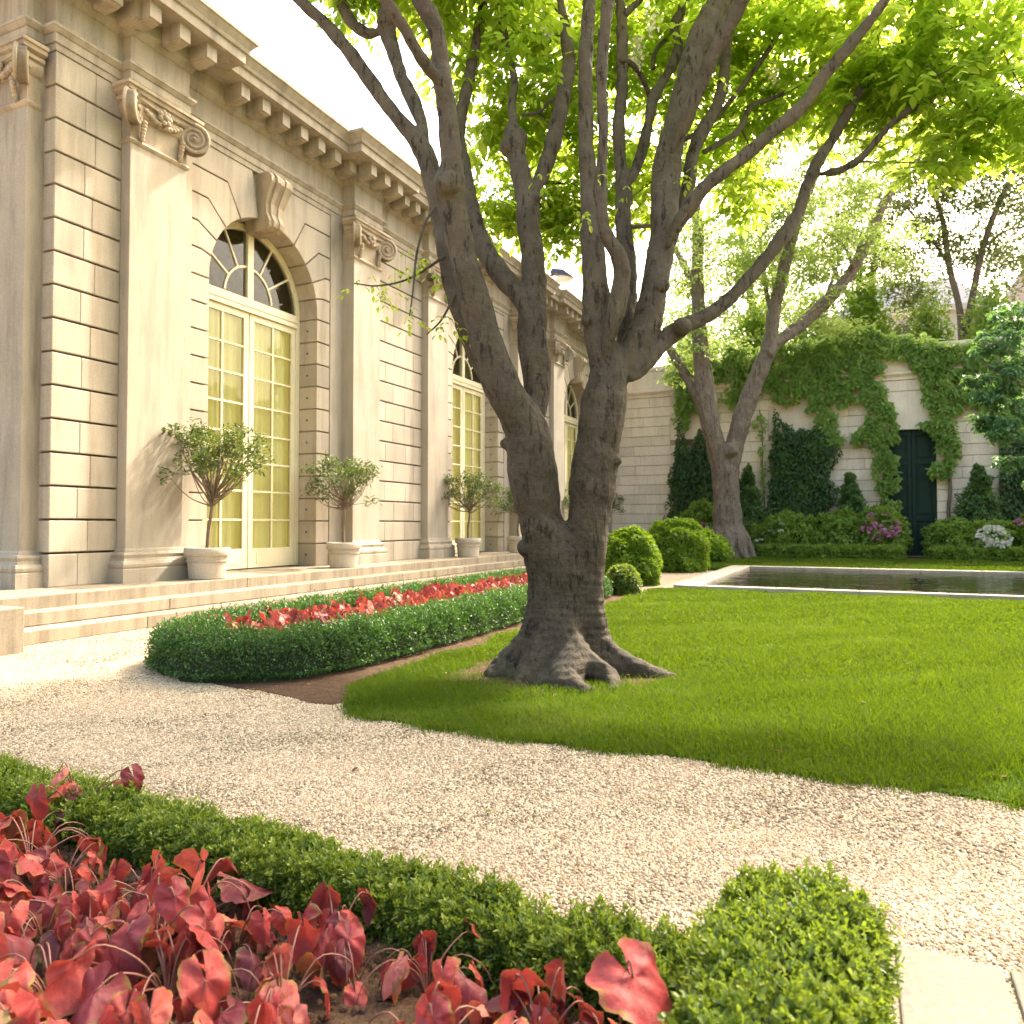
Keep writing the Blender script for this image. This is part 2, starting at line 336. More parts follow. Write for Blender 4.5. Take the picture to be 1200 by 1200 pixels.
# ------------------------------------------------------------------ leaf clouds
OVAL = (np.array([(0,0,0),(.36,.22,.05),(.5,.52,.07),(.3,.82,.03),(0,1,-.12),(-.3,.82,.03),(-.5,.52,.07),(-.36,.22,.05),(0,.5,-.03)]),
        [(0,1,8),(1,2,8),(2,3,8),(3,4,8),(4,5,8),(5,6,8),(6,7,8),(7,0,8)])
LOZ = (np.array([(0,0,0),(.5,.45,.1),(0,1,-.08),(-.5,.45,.1)]), [(0,1,2),(0,2,3)])
HEX = (np.array([(0,0,0),(.45,.3,.08),(.38,.75,.05),(0,1,-.1),(-.38,.75,.05),(-.45,.3,.08)]), [(0,1,2),(0,2,3),(0,3,4),(0,4,5)])
def unit(a): return a/(np.linalg.norm(a, axis=-1, keepdims=True)+1e-9)
def leaf_mesh(name, P, D, Nn, L, W, tm=LOZ, rnd=None):
    n_ = len(P); tv, tf = tm; k = len(tv); D = unit(D); S = unit(np.cross(D, Nn)); Nn = np.cross(S, D)
    L = np.broadcast_to(L, (n_,)); W = np.broadcast_to(W, (n_,))
    V = P[:, None, :]+(tv[None, :, 0, None]*W[:, None, None])*S[:, None]+(tv[None, :, 1, None]*L[:, None, None])*D[:, None]+(tv[None, :, 2, None]*L[:, None, None])*Nn[:, None]
    F = (np.array(tf)[None]+(np.arange(n_)*k)[:, None, None]).reshape(-1, 3)
    rnd = rng.random(n_) if rnd is None else rnd
    return np_mesh(name, V.reshape(-1, 3), F, False, {'rnd': ('FLOAT', np.repeat(np.clip(rnd, 0, 1), k))})
def rvec(n_): return unit(rng.normal(size=(n_, 3)))
def sprays(C, rad, per, L, W, name, tm=LOZ, droop=.3, flat=.6, rnd_c=None, up=1.):
    """C cluster centres, leaves scattered round each of them"""
    n_ = len(C)*per; P = np.repeat(C, per, 0)+rvec(n_)*(np.repeat(np.broadcast_to(rad, (len(C),)), per)*rng.random(n_)**.45)[:, None]*np.array([1, 1, flat])
    D = rvec(n_); D[:, 2] = D[:, 2]*.5-droop; Nn = rvec(n_)*.55; Nn[:, 2] += up
    r_ = np.repeat(rng.random(len(C)) if rnd_c is None else rnd_c, per)*.6+rng.random(n_)*.4
    return leaf_mesh(name, P, D, Nn, L*(.7+.6*rng.random(n_)), W*(.7+.6*rng.random(n_)), tm, r_)

# ================================================================== THE GROUND
b = MB(); b.box(-150, 150, -60, 300, -1, 0)
# leave a pit for the pond: ground is built as four sheets round it
PX0, PX1, PY0, PY1 = -3.95, 15.0, 17.25, 26.3
b = MB()
for x0, x1, y0, y1 in ((-160,160,-80,PY0+.1),(-160,160,PY1-.1,320),(-160,PX0+.1,PY0+.1,PY1-.1),(PX1-.1,160,PY0+.1,PY1-.1)):
    b.add([(x0,y0,0),(x1,y0,0),(x1,y1,0),(x0,y1,0)], [(0,1,2,3)])
tag(b.build('ground', M['gravel']), kind='structure')
def sheet(name, pts, z, mat, kind='structure'):
    b = MB(); n_ = len(pts); b.add([(x, y, z) for x, y in pts]+[(x, y, 0.0) for x, y in pts], [tuple(range(n_))]+[(i, n_+i, n_+(i+1)%n_, (i+1)%n_) for i in range(n_)])
    o_ = b.build(name, mat); o_['kind'] = kind; return o_
def lawn_front(x):      # the ragged edge of the lawn along the path
    return 4.96+.05*np.sin(x*.9+.6)+.018*np.sin(x*3.7)+.02*np.sin(x*9.1)+np.clip(-3.25-x, 0, 2)**2*.8-np.clip(x+.5, 0, 9)*.12
xs = np.linspace(-4.28, 15, 90)
front = [(float(x), float(lawn_front(x))) for x in xs]
tag(sheet('lawn', front+[(15, PY0+.02), (-3.95, PY0+.02), (-4.28, 14)], .02, M['lawn']), kind='structure')
sheet('back_lawn', [(-6.6, 25.2), (-3.97, 25.2), (-3.97, PY1-.02), (24, PY1-.02), (24, 34.4), (-8, 34.4), (-8, 29)], .10, M['lawn'])
sheet('back_bed', [(-11, 33.8), (24, 33.8), (24, 36.9), (-11, 36.9)], .13, M['soil'])
sheet('mulch', [(-5.6,5.42),(-5.2,5.34),(-4.9,5.36),(-4.65,5.30),(-4.45,5.26),(-4.2,5.16),(-4.0,5.2),(-3.85,5.5),(-3.75,6.2),(-3.8,16),(-5.1,16),(-5.2,5.9)], .012, M['soil'])

_t = at(655, 785, 7.75)
sheet('root_soil', [(float(_t[0]+(1.15+.18*math.sin(3*a+1)+.09*math.sin(7*a))*math.cos(a)), float(_t[1]+(1.15+.18*math.sin(3*a+1)+.09*math.sin(7*a))*math.sin(a))) for a in np.arange(40)/40*2*math.pi], .0245, M['soil'])
# grass blades
def blades(n_, x0, x1, y0, y1, z, h, wd, test):
    P = np.c_[rng.uniform(x0, x1, n_), rng.uniform(y0, y1, n_), np.full(n_, z)]
    P = P[test(P)]; ed_ = np.clip((P[:, 1]-lawn_front(P[:, 0]))/.5, .0, 1); return P, h*(.55+.75*rng.random(len(P)))*(1+.35*nz(P, 1.6))*(.45+.55*ed_), np.full(len(P), wd)
def in_view(P, pad=.4):
    d = P@_v; l = P@_r; return (np.abs(l) < .667*d+pad) & (d > .5)
TREE = at(655, 785, 7.75); TREE[2] = .05
def lawn_ok(P):
    k = (P[:, 1] > lawn_front(P[:, 0])-.02+.05*rng.normal(size=len(P))+.05*nz(P, 5.)) & (nz(P, 2.3, 8.)+.5*nz(P, 6.1)+rng.random(len(P))*1.1 > -.55) & (P[:, 0] > -4.25+.06*rng.normal(size=len(P))+.1*nz(P, 2.)) & (P[:, 1] < PY0) & in_view(P)
    r_ = np.hypot(P[:, 0]-TREE[0], P[:, 1]-TREE[1]); return k & (r_ > .42) & (rng.random(len(P)) < np.clip((r_+.22*nz(P, 3.3, 1.)-.86)/.5, .06, 1))
parts = [blades(330000, -4.4, 5.2, 4.5, 7.6, .015, .08, .006, lawn_ok), blades(300000, -4.4, 9, 7.6, 11.5, .015, .08, .009, lawn_ok),
         blades(260000, -4.4, 13, 11.5, 17.3, .015, .08, .015, lawn_ok),
         blades(130000, -7.5, 15, 25.3, 34.2, .095, .07, .03, lambda P: in_view(P) & ((P[:, 1] > PY1) | (P[:, 0] < -4.0)) & (P[:, 0]+P[:, 1]*.35 > 2.6))]
xe = rng.uniform(-3.9, 5, 26000); pe = np.c_[xe, lawn_front(xe)+rng.normal(size=26000)*.07+.03, np.full(26000, .0)]; pe = pe[in_view(pe)]
pe = pe[nz(pe, 3.1, 4.) > -.3]; parts.append((pe, .055*(.5+1.0*rng.random(len(pe))), np.full(len(pe), .006)))
P = np.vstack([p[0] for p in parts]); H = np.r_[tuple(p[1] for p in parts)]; W = np.r_[tuple(p[2] for p in parts)]
n_ = len(P); D = rvec(n_)*.55; D[:, 2] = 1; D = unit(D); S = unit(np.cross(D, rvec(n_)))
bend = rvec(n_)*.35; bend[:, 2] = -.1
V = np.stack([P-S*W[:, None]*.5, P+S*W[:, None]*.5, P+D*H[:, None]*.55+S*W[:, None]*.35, P+D*H[:, None]*.55-S*W[:, None]*.35, P+(D+bend)*H[:, None]], 1).reshape(-1, 3)
F = (np.array([(0,1,2),(0,2,3),(3,2,4)])[None]+(np.arange(n_)*5)[:, None, None]).reshape(-1, 3)
gr = np.clip(.44+.34*nz(P, .7, 3.)+.26*nz(P, 2.3)+.45*(rng.random(n_)-.5)+.4*(rng.random(n_) < .05), 0, 1)
tag(link('grass', np_mesh('grass', V, F, False, {'rnd': ('FLOAT', np.repeat(gr, 5))}), M['grassm']), kind='stuff')

# pebbles on the path
def pebbles(n_, x0, x1, y0, y1, s0, s1, test):
    P = np.c_[rng.uniform(x0, x1, n_), rng.uniform(y0, y1, n_), np.zeros(n_)]; P = P[in_view(P, .1) & test(P)]
    return P, rng.uniform(s0, s1, len(P))
HEDGE_Y = 2.42
def path_ok(P): return (P[:, 1] < lawn_front(P[:, 0])+.03) | (P[:, 0] < -3.9)
A = [pebbles(150000, -5.5, 3.6, 2.3, 4.0, .0045, .0095, lambda P: path_ok(P) & ((P[:, 1] < 3.35) | (P[:, 1] < 4)) & ((P[:, 0] < .06) | (P[:, 1] > 3.0+.04*rng.normal(size=len(P))))),
     pebbles(170000, -9.0, 3.6, 3.3, 5.5, .0055, .011, path_ok),
     pebbles(90000, -9.4, -3.8, 4.2, 8.2, .007, .012, lambda P: path_ok(P) & ~((P[:, 0] > -7.5) & (P[:, 1] > 5.6)) & ~((P[:, 0] > -4.9) & (P[:, 1] > 4.85)))]
P = np.vstack([a[0] for a in A]); Sz = np.r_[tuple(a[1] for a in A)]; n_ = len(P)
ang = np.arange(5)/5*2*math.pi
tv = np.vstack([[(0,0,1)], np.c_[.75*np.cos(ang), .75*np.sin(ang), np.full(5, .62)], np.c_[np.cos(ang+.6), np.sin(ang+.6), np.full(5, -.15)]])
tf = [(0,1+i,1+(i+1)%5) for i in range(5)]+[(1+i,6+i,1+(i+1)%5) for i in range(5)]+[(6+i,6+(i+1)%5,1+(i+1)%5) for i in range(5)]
rot = rng.uniform(0, 6.28, n_); sx = rng.uniform(.8, 1.35, n_); sy = rng.uniform(.7, 1.1, n_); sz = rng.uniform(.5, .85, n_)
jit = 1+.22*(rng.random((n_, 11, 1))-.5)
T = tv[None]*jit; X = T[..., 0]*sx[:, None]; Y = T[..., 1]*sy[:, None]
tilt = rng.normal(size=(n_, 1))*.25
V = np.stack([P[:, 0, None]+Sz[:, None]*(X*np.cos(rot)[:, None]-Y*np.sin(rot)[:, None]), P[:, 1, None]+Sz[:, None]*(X*np.sin(rot)[:, None]+Y*np.cos(rot)[:, None]),
              Sz[:, None]*(T[..., 2]*sz[:, None]+tilt*X+.25)], 2)
F = (np.array(tf)[None]+(np.arange(n_)*11)[:, None, None]).reshape(-1, 3)
tag(link('gravel', np_mesh('gravel', V.reshape(-1, 3), F, True, {'rnd': ('FLOAT', np.repeat(np.clip(rng.random(n_)+.16*nz(P, 1.7, 2.)+.10*nz(P, 5.1), 0, 1), 11))}), M['pebble']), kind='stuff')

# litter
q = 420; P = np.c_[rng.uniform(-8, 4, q), rng.uniform(2.6, 13, q), np.full(q, .024)]; P = P[in_view(P)]; P[:, 2] += np.where((P[:, 1] > lawn_front(P[:, 0])) & (P[:, 0] > -3.9), .05, 0); q = len(P)
D = rvec(q); D[:, 2] *= .15; Nn = rvec(q)*.3; Nn[:, 2] += 1
M['litter'] = leafmat('fallen_leaf', [(0,(.07,.04,.02)),(.5,(.14,.09,.04)),(.8,(.20,.15,.07)),(1,(.14,.17,.04))], (.2,.14,.05), .2, .8, .08)
tag(link('fallen_leaves', leaf_mesh('fallen_leaves', P, D, Nn, rng.uniform(.02, .06, q), rng.uniform(.012, .03, q), HEX), M['litter']), kind='stuff')

# paving slabs at the bottom right
PAVE = [[(.10,.4),(.40,.4),(.405,1.5),(.41,3.04),(.25,3.07),(.09,3.05)], [(.42,.4),(1.3,.4),(1.3,3.06),(.9,3.03),(.43,3.05)], [(1.715,.4),(2.9,.4),(2.9,2.93),(1.715,2.95)]]
for poly, lb in zip(PAVE, ('mossy worn paving slab along the big corner hedge', 'pale paving slab next to the mossy slab, cut by the frame', 'paving slab farthest from the corner hedge')):
    b = MB(); n_ = len(poly); b.add([(x, y, .02) for x, y in poly]+[(x, y, -.05) for x, y in poly], [tuple(range(n_))]+[(i, n_+i, n_+(i+1)%n_, (i+1)%n_) for i in range(n_)])
    o_ = b.build('paving_slab', M['slab'], bevel=.008); tag(o_, lb, 'paving slab', 'stone slabs by the corner hedge')
    if lb.startswith('paving'): bpy.data.objects.remove(o_)

# pond
b = MB()
kx, kn, kf, zt = .62, .26, .42, .13
inner = [(PX0+kx, PY0+kn), (PX1-kx, PY0+kn), (PX1-kx, PY1-kf), (PX0+kx, PY1-kf)]
rc = [(PX0+.38*(1-math.cos(t)), PY0+.38*(1-math.sin(t))) for t in np.linspace(0, math.pi/2, 7)]
b.add([(x,y,zt) for x,y in rc]+[(inner[0][0],inner[0][1],zt),(PX0,inner[0][1]+.3,zt)], [tuple(range(8, -1, -1))] if False else [(8,)+tuple(range(7))+(7,)])
def kerb_piece(pts):
    n_ = len(pts); b.add([(x,y,zt) for x,y in pts]+[(x,y,-.5) for x,y in pts], [tuple(range(n_)), tuple(range(2*n_-1, n_-1, -1))]+[(i,n_+i,n_+(i+1)%n_,(i+1)%n_) for i in range(n_)])
b = MB()
kerb_piece([(PX0,inner[0][1]+.3)]+rc+[(inner[0][0],PY0),(inner[0][0],inner[0][1]+.3)])
y = inner[0][1]+.306
for k in range(5):
    y1 = y+(PY1-inner[0][1]-.306)/5-.006; kerb_piece([(PX0,y),(inner[0][0],y),(inner[0][0],y1),(PX0,y1)]); y = y1+.006
x = inner[0][0]+.006
while x < PX1:
    x1 = x+1.62; kerb_piece([(x,PY0),(x1,PY0),(x1,inner[0][1]),(x,inner[0][1])]); kerb_piece([(x,PY1-kf),(x1,PY1-kf),(x1,PY1),(x,PY1)]); x = x1+.006
kerb_piece([(PX1,PY0),(PX1+.6,PY0),(PX1+.6,PY1),(PX1,PY1)])
pond = empty('garden_pond', (PX0, PY0, 0), 'long rectangular garden pond with pale stone kerb set in the lawn', 'pond')
b.build('kerb', M['kerb'], pond, bevel=.015)
b = MB(); b.add([(PX0+.3,PY0+.1,-.9),(PX1+.3,PY0+.1,-.9),(PX1+.3,PY1-.1,-.9),(PX0+.3,PY1-.1,-.9)], [(0,1,2,3)]); b.build('basin', M['soil'], pond)
b = MB(); b.add([(PX0+.3,PY0+.1,.055),(PX1+.3,PY0+.1,.055),(PX1+.3,PY1-.1,.055),(PX0+.3,PY1-.1,.055)], [(0,1,2,3)]); tag(b.build('water', M['water']), kind='structure')
b = MB(); b.ball((4.1, 17.42, .19), (.16,.11,.085), 12, 8); b.ball((4.22, 17.40, .24), (.07,.06,.06)); tag(b.build('pale_stone', M['concrete'], smooth=True), 'small rounded white stone lying on the near pond kerb', 'stone')

# ================================================================== THE MANSION
man = empty('mansion', (-11, 8, 0), 'cream limestone mansion with tall pilasters, arched French windows and heavy cornice', 'mansion')
XP, XW, XB, ZB, ZT, CH = -10.95, -11.15, -11.3, .54, 8.75, (8.75-.54)/16
BAYS = [9.95, 19.55, 29.15]; PILS = [(8.8, 9.95), (14.95, 16.05), (18.4, 19.55), (24.55, 25.65), (28.0, 29.15), (34.15, 35.3)]
WALLS = [(7.64, 8.8), (16.05, 18.4), (25.65, 28.0), (35.3, 36.35)]
# core behind everything
b = MB()
b.box(-30, -16, 7.72, 36.4, -.2, 10.42); b.box(-16, XB-.07, 7.72, 36.4, 8.76, 10.42)
cuts = [7.72]
for y0 in BAYS: cuts += [y0+.86, y0+4.14]
cuts.append(36.4)
for a, c in zip(cuts[::2], cuts[1::2]): b.box(-16, XB-.07, a, c, -.2, 8.755)
b.box(-16, -11.85, 7.72, 36.4, -.2, .53)
for y0 in BAYS:
    yc = y0+2.5; t = np.linspace(0, math.pi, 25)
    for t0, t1 in zip(t[:-1], t[1:]):
        ya, yb_ = yc+1.64*math.cos(t0), yc+1.64*math.cos(t1)
        b.prism_x([(yb_, 6.25+1.64*math.sin(t1)), (ya, 6.25+1.64*math.sin(t0)), (ya, 8.757), (yb_, 8.757)], -15.9, XB-.072)
b.build('wall_core', M['stone_trim'], man)
# rusticated walls, one block per stone
for wi, (y0, y1) in enumerate(WALLS):
    b = MB(); g = .016
    for k in range(16):
        z0, z1 = ZB+k*CH+(g if k else .001), ZB+(k+1)*CH-(g if k < 15 else 0)
        L_ = y1-y0; cutl = [.42, .58] if L_ < 1.5 else ([.22, .64] if k % 2 else [.40, .82])
        js = [y0+L_*cutl[k % 2]] if L_ < 1.5 else [y0+L_*q for q in cutl]
        js = [j+.04*random.uniform(-1, 1) for j in js]
        e = [y0+.001]+js+[y1-.001]
        for a, c in zip(e[:-1], e[1:]):
            dx = random.uniform(0, .004)
            b.box(-11.5, XW-dx, a+(.002 if a > y0+.01 else 0), c-(.002 if c < y1-.01 else 0), z0, z1)
    b.build('rusticated_wall', M['stone'], man, bevel=.014)
# the end wall round the corner
b = MB()
for k in range(16): b.box(-16, -12.52, 7.645, 7.9, ZB+k*CH+.016, ZB+(k+1)*CH-.016)
b.build('end_wall', M['stone'], man, bevel=.014)
# pilasters
BASE = [(.15,ZB),(.15,ZB+.22),(.13,ZB+.235),(.145,ZB+.26),(.15,ZB+.30),(.135,ZB+.345),(.09,ZB+.36),(.075,ZB+.40),(.085,ZB+.43),(.095,ZB+.455),(.08,ZB+.485),(.03,ZB+.50),(.025,ZB+.53),(.0,ZB+.56)]
def volute(b, c, ax, r_=.265):
    ax = np.array(ax, float)/np.linalg.norm(ax); up = np.array([0, 0, 1.]); sd_ = np.cross(up, ax); sgn = 1 if sd_[1] > 0 else -1
    c = np.array(c, float); n_ = 24; ring = []
    for q, rr in ((-.09, r_*.98), (.05, r_*.98), (.05, 0)):
        ring.append([c+ax*q+rr*(math.cos(t)*sd_+math.sin(t)*up) for t in np.arange(n_)/n_*2*math.pi])
    vs_ = [p for r2 in ring for p in r2]
    b.add(vs_, [(i*n_+j, i*n_+(j+1)%n_, (i+1)*n_+(j+1)%n_, (i+1)*n_+j) for i in range(2) for j in range(n_)])
    th = np.linspace(0, 2.6*2*math.pi, 60); rad = r_*(1-th/th[-1])**.85*.93+.02
    b.tube([c+ax*.055+q*(math.cos(t+math.pi/2)*sd_*-1+math.sin(t+math.pi/2)*up) for t, q in zip(th, rad)], np.linspace(.036, .018, 60), 6)
    b.ball(c+ax*.07, (.045,.045,.045), 8, 6)
def capital_mesh(y0, y1, x):
    b = MB(); yc = (y0+y1)/2; zc = 8.36; hw = (y1-y0)/2
    b.sweep([(x-.2,y0),(x,y0),(x,y1),(x-.2,y1)], [(.002,7.82),(.03,7.84),(.045,7.87),(.03,7.90),(.004,7.915),(.004,8.30),(.05,8.34),(.09,8.42),(.07,8.5),(.11,8.52),(.12,8.56),(.10,8.60)])
    b.sweep([(x-.2,y0-.02),(x+.02,y0-.02),(x+.02,y1+.02),(x-.2,y1+.02)], [(.08,8.60),(.15,8.62),(.16,8.68),(.19,8.69),(.19,8.745),(-.1,8.745)])
    for s in (-1, 1):
        yv = yc+s*(hw+.0)
        volute(b, (x+.13, yv+s*.05, zc), (.8, -s*.6, 0)); volute(b, (x+.11, yv+s*.065, zc), (-.8, s*.6, 0))
        b.prism_x([(yv-s*.0,8.56),(yc,8.50),(yc,8.60),(yv,8.62)] if s < 0 else [(yc,8.50),(yv,8.56),(yv,8.62),(yc,8.60)], x, x+.13)
        # swags of husks hanging from the volutes
        for q in range(6):
            b.ball((x+.11-.012*q, yv-s*(.02+.16), 8.20-.055*q), (.05,.055-.004*q,.045), 8, 5)
        for q in range(5):
            f = q/4; b.ball((x+.07, yv-s*(.22+f*(hw-.3)), 8.44-.10*math.sin(f*math.pi*.5)), (.06,.06,.05), 8, 5)
    for a in range(7):
        t = a/7*6.283; b.ball((x+.12, yc+.10*math.cos(t), 8.47+.09*math.sin(t)), (.05,.055,.055), 8, 5)
    b.ball((x+.15, yc, 8.47), (.05,.06,.06), 8, 6)
    return b
for y0, y1 in PILS:
    b = MB(); b.box(-11.5, XP, y0+.001, y1-.001, ZB+.02, 7.86); b.box(-11.5, XP-.012, y0+.012, y1-.012, 7.862, 8.747)
    pil = b.build('pilaster', M['stone'], man, bevel=.008); pil['_o'] = (0, 0, 0)
    b = MB(); b.sweep([(-11.45,y0),(XP,y0),(XP,y1),(-11.45,y1)], BASE); q = link('base', b.mesh('base'), M['stone_trim'], pil, False)
    q = link('capital', capital_mesh(y0, y1, XP).mesh('capital', True), M['carved'], pil, False)
    me = q.data; me.update()
    q.modifiers.new('split', 'EDGE_SPLIT').split_angle = R(40)
# pilaster on the end wall
b = MB(); b.box(-12.5, -11.4, 7.36, 7.8, ZB+.02, 7.86); b.box(-12.488, -11.412, 7.372, 7.8, 7.862, 8.747); pil = b.build('pilaster', M['stone_trim'], man, bevel=.008)
b = MB(); b.sweep([(-12.5,7.7),(-12.5,7.36),(-11.4,7.36),(-11.4,7.7)], BASE); link('base', b.mesh('base'), M['stone_trim'], pil, False)
cb = capital_mesh(0, 1.1, 0.); V = np.array(cb.v); cb.v = [tuple(p) for p in np.c_[-12.5+V[:, 1], 7.36-V[:, 0], V[:, 2]]]
link('capital', cb.mesh('capital', True), M['carved'], pil, False).modifiers.new('split', 'EDGE_SPLIT').split_angle = R(40)
# entablature following every break of the wall
path = [(-16,7.64),(-12.5,7.64),(-12.5,7.36),(-11.4,7.36),(-11.4,7.64),(XW,7.64)]
for i, (y0, y1) in enumerate(PILS):
    xa = XW if i % 2 == 0 else XB; xb_ = XB if i % 2 == 0 else XW
    path += [(xa,y0),(XP,y0),(XP,y1),(xb_,y1)]
path.append((XW, 36.6))
PROF = [(-.3,8.752),(.02,8.752),(.02,8.86),(.045,8.865),(.045,9.0),(.065,9.01),(.11,9.07),(.12,9.075),(.12,9.12),(.03,9.135),(.03,9.60),(.05,9.61),(.09,9.66),(.13,9.72),(.14,9.745),(.14,9.975),(.70,9.975),(.70,10.15),(.74,10.16),(.76,10.22),(.84,10.33),(.87,10.35),(.87,10.41),(-.4,10.50)]
b = MB(); b.sweep(path, PROF); ent = b.build('entablature', M['stone_trim'], man); ent['_o'] = (0, 0, 0)
b = MB(); b.box(-.01,.44,-.11,.11,-.16,.105); b.box(-.01,.50,-.13,.13,.105,.125); b.prism_y([(.02,-.20),(.02,-.158),(.40,-.158),(.36,-.185),(.2,-.20)], -.10, .10); mod_me = b.mesh('modillion'); mod_me.materials.append(M['stone_trim'])
for (xa, ya), (xb_, yb_) in zip(path[:-1], path[1:]):
    if abs(xa-xb_) < 1e-6 and yb_-ya > .5:
        lo, hi = ya+.12, yb_-.12
        if xa == XP: lo, hi = ya-.02, yb_+.02
        if xa == XB: lo, hi = ya+1.2, yb_-.35
        cnt = max(2, round((hi-lo)/.54)+1)
        for k in range(cnt):
            o_ = bpy.data.objects.new('modillion', mod_me); col.objects.link(o_); o_.parent = ent; o_.location = (xa+.14, lo+(hi-lo)*k/(cnt-1), 9.862)
# window bays
b = MB(); b.box(-.02,.02,-.006,.006,-.02,.02); anchor_hole_me = b.mesh('anchor_hole_dot'); anchor_hole_me.materials.append(M['black'])
def bar_arc(b, yc, zc, r0, r1, t0, t1, x0, x1, n_=18):
    t = np.linspace(t0, t1, n_+1)
    for a, c in zip(t[:-1], t[1:]):
        b.prism_x([(yc+r0*math.cos(a), zc+r0*math.sin(a)), (yc+r1*math.cos(a), zc+r1*math.sin(a)), (yc+r1*math.cos(c), zc+r1*math.sin(c)), (yc+r0*math.cos(c), zc+r0*math.sin(c))], x0, x1)
for y0 in BAYS:
    yc = y0+2.5; zs = 6.25; Ri = 1.6; g = .015; x1, x0 = XB, XB-.54
    b = MB()
    for s in (-1, 1):
        for k in range(11):
            z0, z1 = ZB+k*CH+(g if k else .001), ZB+(k+1)*CH-g
            a, c = yc+s*Ri, yc+s*2.05
            b.box(x0, x1-random.uniform(0, .004), min(a, c), max(a, c), z0, z1)
        th = [R(0), R(14), R(27), R(42), R(60), R(79)]; zk = [6.183, 6.696, 7.209, 7.722, 8.236, 8.75]
        for k in range(5):
            poly = []
            # lower joint, arch, upper joint, side (measured from the bay's axis)
            def pr(t, rr): return (rr*math.cos(t), zs+rr*math.sin(t))
            dt = .011; t0, t1 = th[k]+(dt if k else 0), th[k+1]-dt
            e0 = (2.05, zk[k]+g) if k == 0 else None
            if k: rho = (zk[k]-zs)/math.sin(th[k]); ex = rho*math.cos(th[k]); poly += [(2.05, zk[k]+g), (ex+g*.3, zk[k]+g)]
            else: poly += [(2.05, zk[k]+g), (Ri, zk[k]+g)]
            poly = [poly[0], poly[1]]
            arc = [pr(t, Ri) for t in np.linspace(t0, t1, 7)]
            poly += arc
            if k < 4:
                rho = (zk[k+1]-zs)/math.sin(th[k+1]); ex = rho*math.cos(th[k+1]); poly += [(ex+g*.6, zk[k+1]-g), (2.05, zk[k+1]-g)]
            else:
                poly += [(2.5*math.cos(th[5]-.004), 8.748), (2.05, 8.748)]
            pts = [(yc+s*y_, z_) for y_, z_ in poly]
            # poly runs side > arch > up > side: clockwise for s=+1 seen from +X
            if s > 0: pts = pts[::-1]
            b.prism_x(pts[::-1] if False else pts, x0, x1-random.uniform(0, .003))
    arch = b.build('arch_surround', M['stone'], man, bevel=.010); arch['_o'] = (0, 0, 0)
    for s in (-1, 1):
        b = MB(); b.box(-11.6, XB+.02, min(yc+s*2.053, yc+s*2.499), max(yc+s*2.053, yc+s*2.499), ZB+.001, 8.748)
        link('wall_strip', b.mesh('wall_strip'), M['stone'], arch, False)
    b = MB()      # scrolled keystone
    for q, (w0, w1, dx) in enumerate(((-1, -.62, .0), (-.62, -.22, .045), (-.22, .22, .02), (.22, .62, .045), (.62, 1, 0))):
        prof = [(x0+.1, 7.62), (XB+.10+dx, 7.62), (XB+.20+dx, 7.68), (XB+.22+dx, 7.78), (XB+.15+dx, 7.95), (XB+.16+dx, 8.15), (XB+.26+dx, 8.38), (XB+.36+dx, 8.55), (XB+.36+dx, 8.66), (XB+.28+dx, 8.745), (x0+.1, 8.745)]
        def hw(z): return .21+(z-7.62)/1.13*.13
        vs_ = [(x_, yc+w0*hw(z_), z_) for x_, z_ in prof]+[(x_, yc+w1*hw(z_), z_) for x_, z_ in prof]; n_ = len(prof)
        b.add(vs_, [tuple(range(n_)), tuple(range(2*n_-1, n_-1, -1))]+[(i, n_+i, n_+(i+1)%n_, (i+1)%n_) for i in range(n_)])
    link('keystone', b.mesh('keystone'), M['carved'], arch, False)
    for s in (-1, 1):     # dark plates standing in for the shade inside small fixing holes
        for k in range(11):
            o_ = bpy.data.objects.new('anchor_hole_dot', anchor_hole_me); col.objects.link(o_); o_.parent = arch; o_.location = (XB-.28, yc+s*1.597, ZB+.26+k*CH)
    # French window
    xf = XB-.50; win = MB(); t = .12
    for s in (-1, 1): win.box(xf-.12, xf, min(yc+s*1.598, yc+s*1.47), max(yc+s*1.598, yc+s*1.47), .56, 6.25)
    bar_arc(win, yc, 6.25, 1.46, 1.598, 0, math.pi, xf-.12, xf, 28)
    win.box(xf-.12, xf+.03, yc-1.47, yc+1.47, 6.10, 6.27); win.box(xf-.12, xf+.05, yc-1.47, yc+1.47, 5.98, 6.06)
    win.box(xf-.10, xf+.01, yc-1.47, yc+1.47, 6.06, 6.10); win.box(xf-.12, xf+.02, yc-.085, yc+.085, 6.27, 7.74)
    for s in (-1, 1):
        a0, a1 = (R(4), R(86)) if s > 0 else (R(94), R(176))
        bar_arc(win, yc, 6.27, .66, .71, a0, a1, xf-.08, xf-.02, 12)
        for q in (R(33), R(62)):
            a = q if s > 0 else math.pi-q; dy, dz = math.cos(a), math.sin(a); nx_, nz_ = -dz*.022, dy*.022
            win.prism_x([(yc+.70*dy-nx_, 6.27+.70*dz-nz_), (yc+1.47*dy-nx_, 6.27+1.45*dz-nz_), (yc+1.47*dy+nx_, 6.27+1.45*dz+nz_), (yc+.70*dy+nx_, 6.27+.70*dz+nz_)], xf-.079, xf-.021)
    wo = win.build('french_window', M['frame'], man, bevel=.006); wo['_o'] = (0, 0, 0)
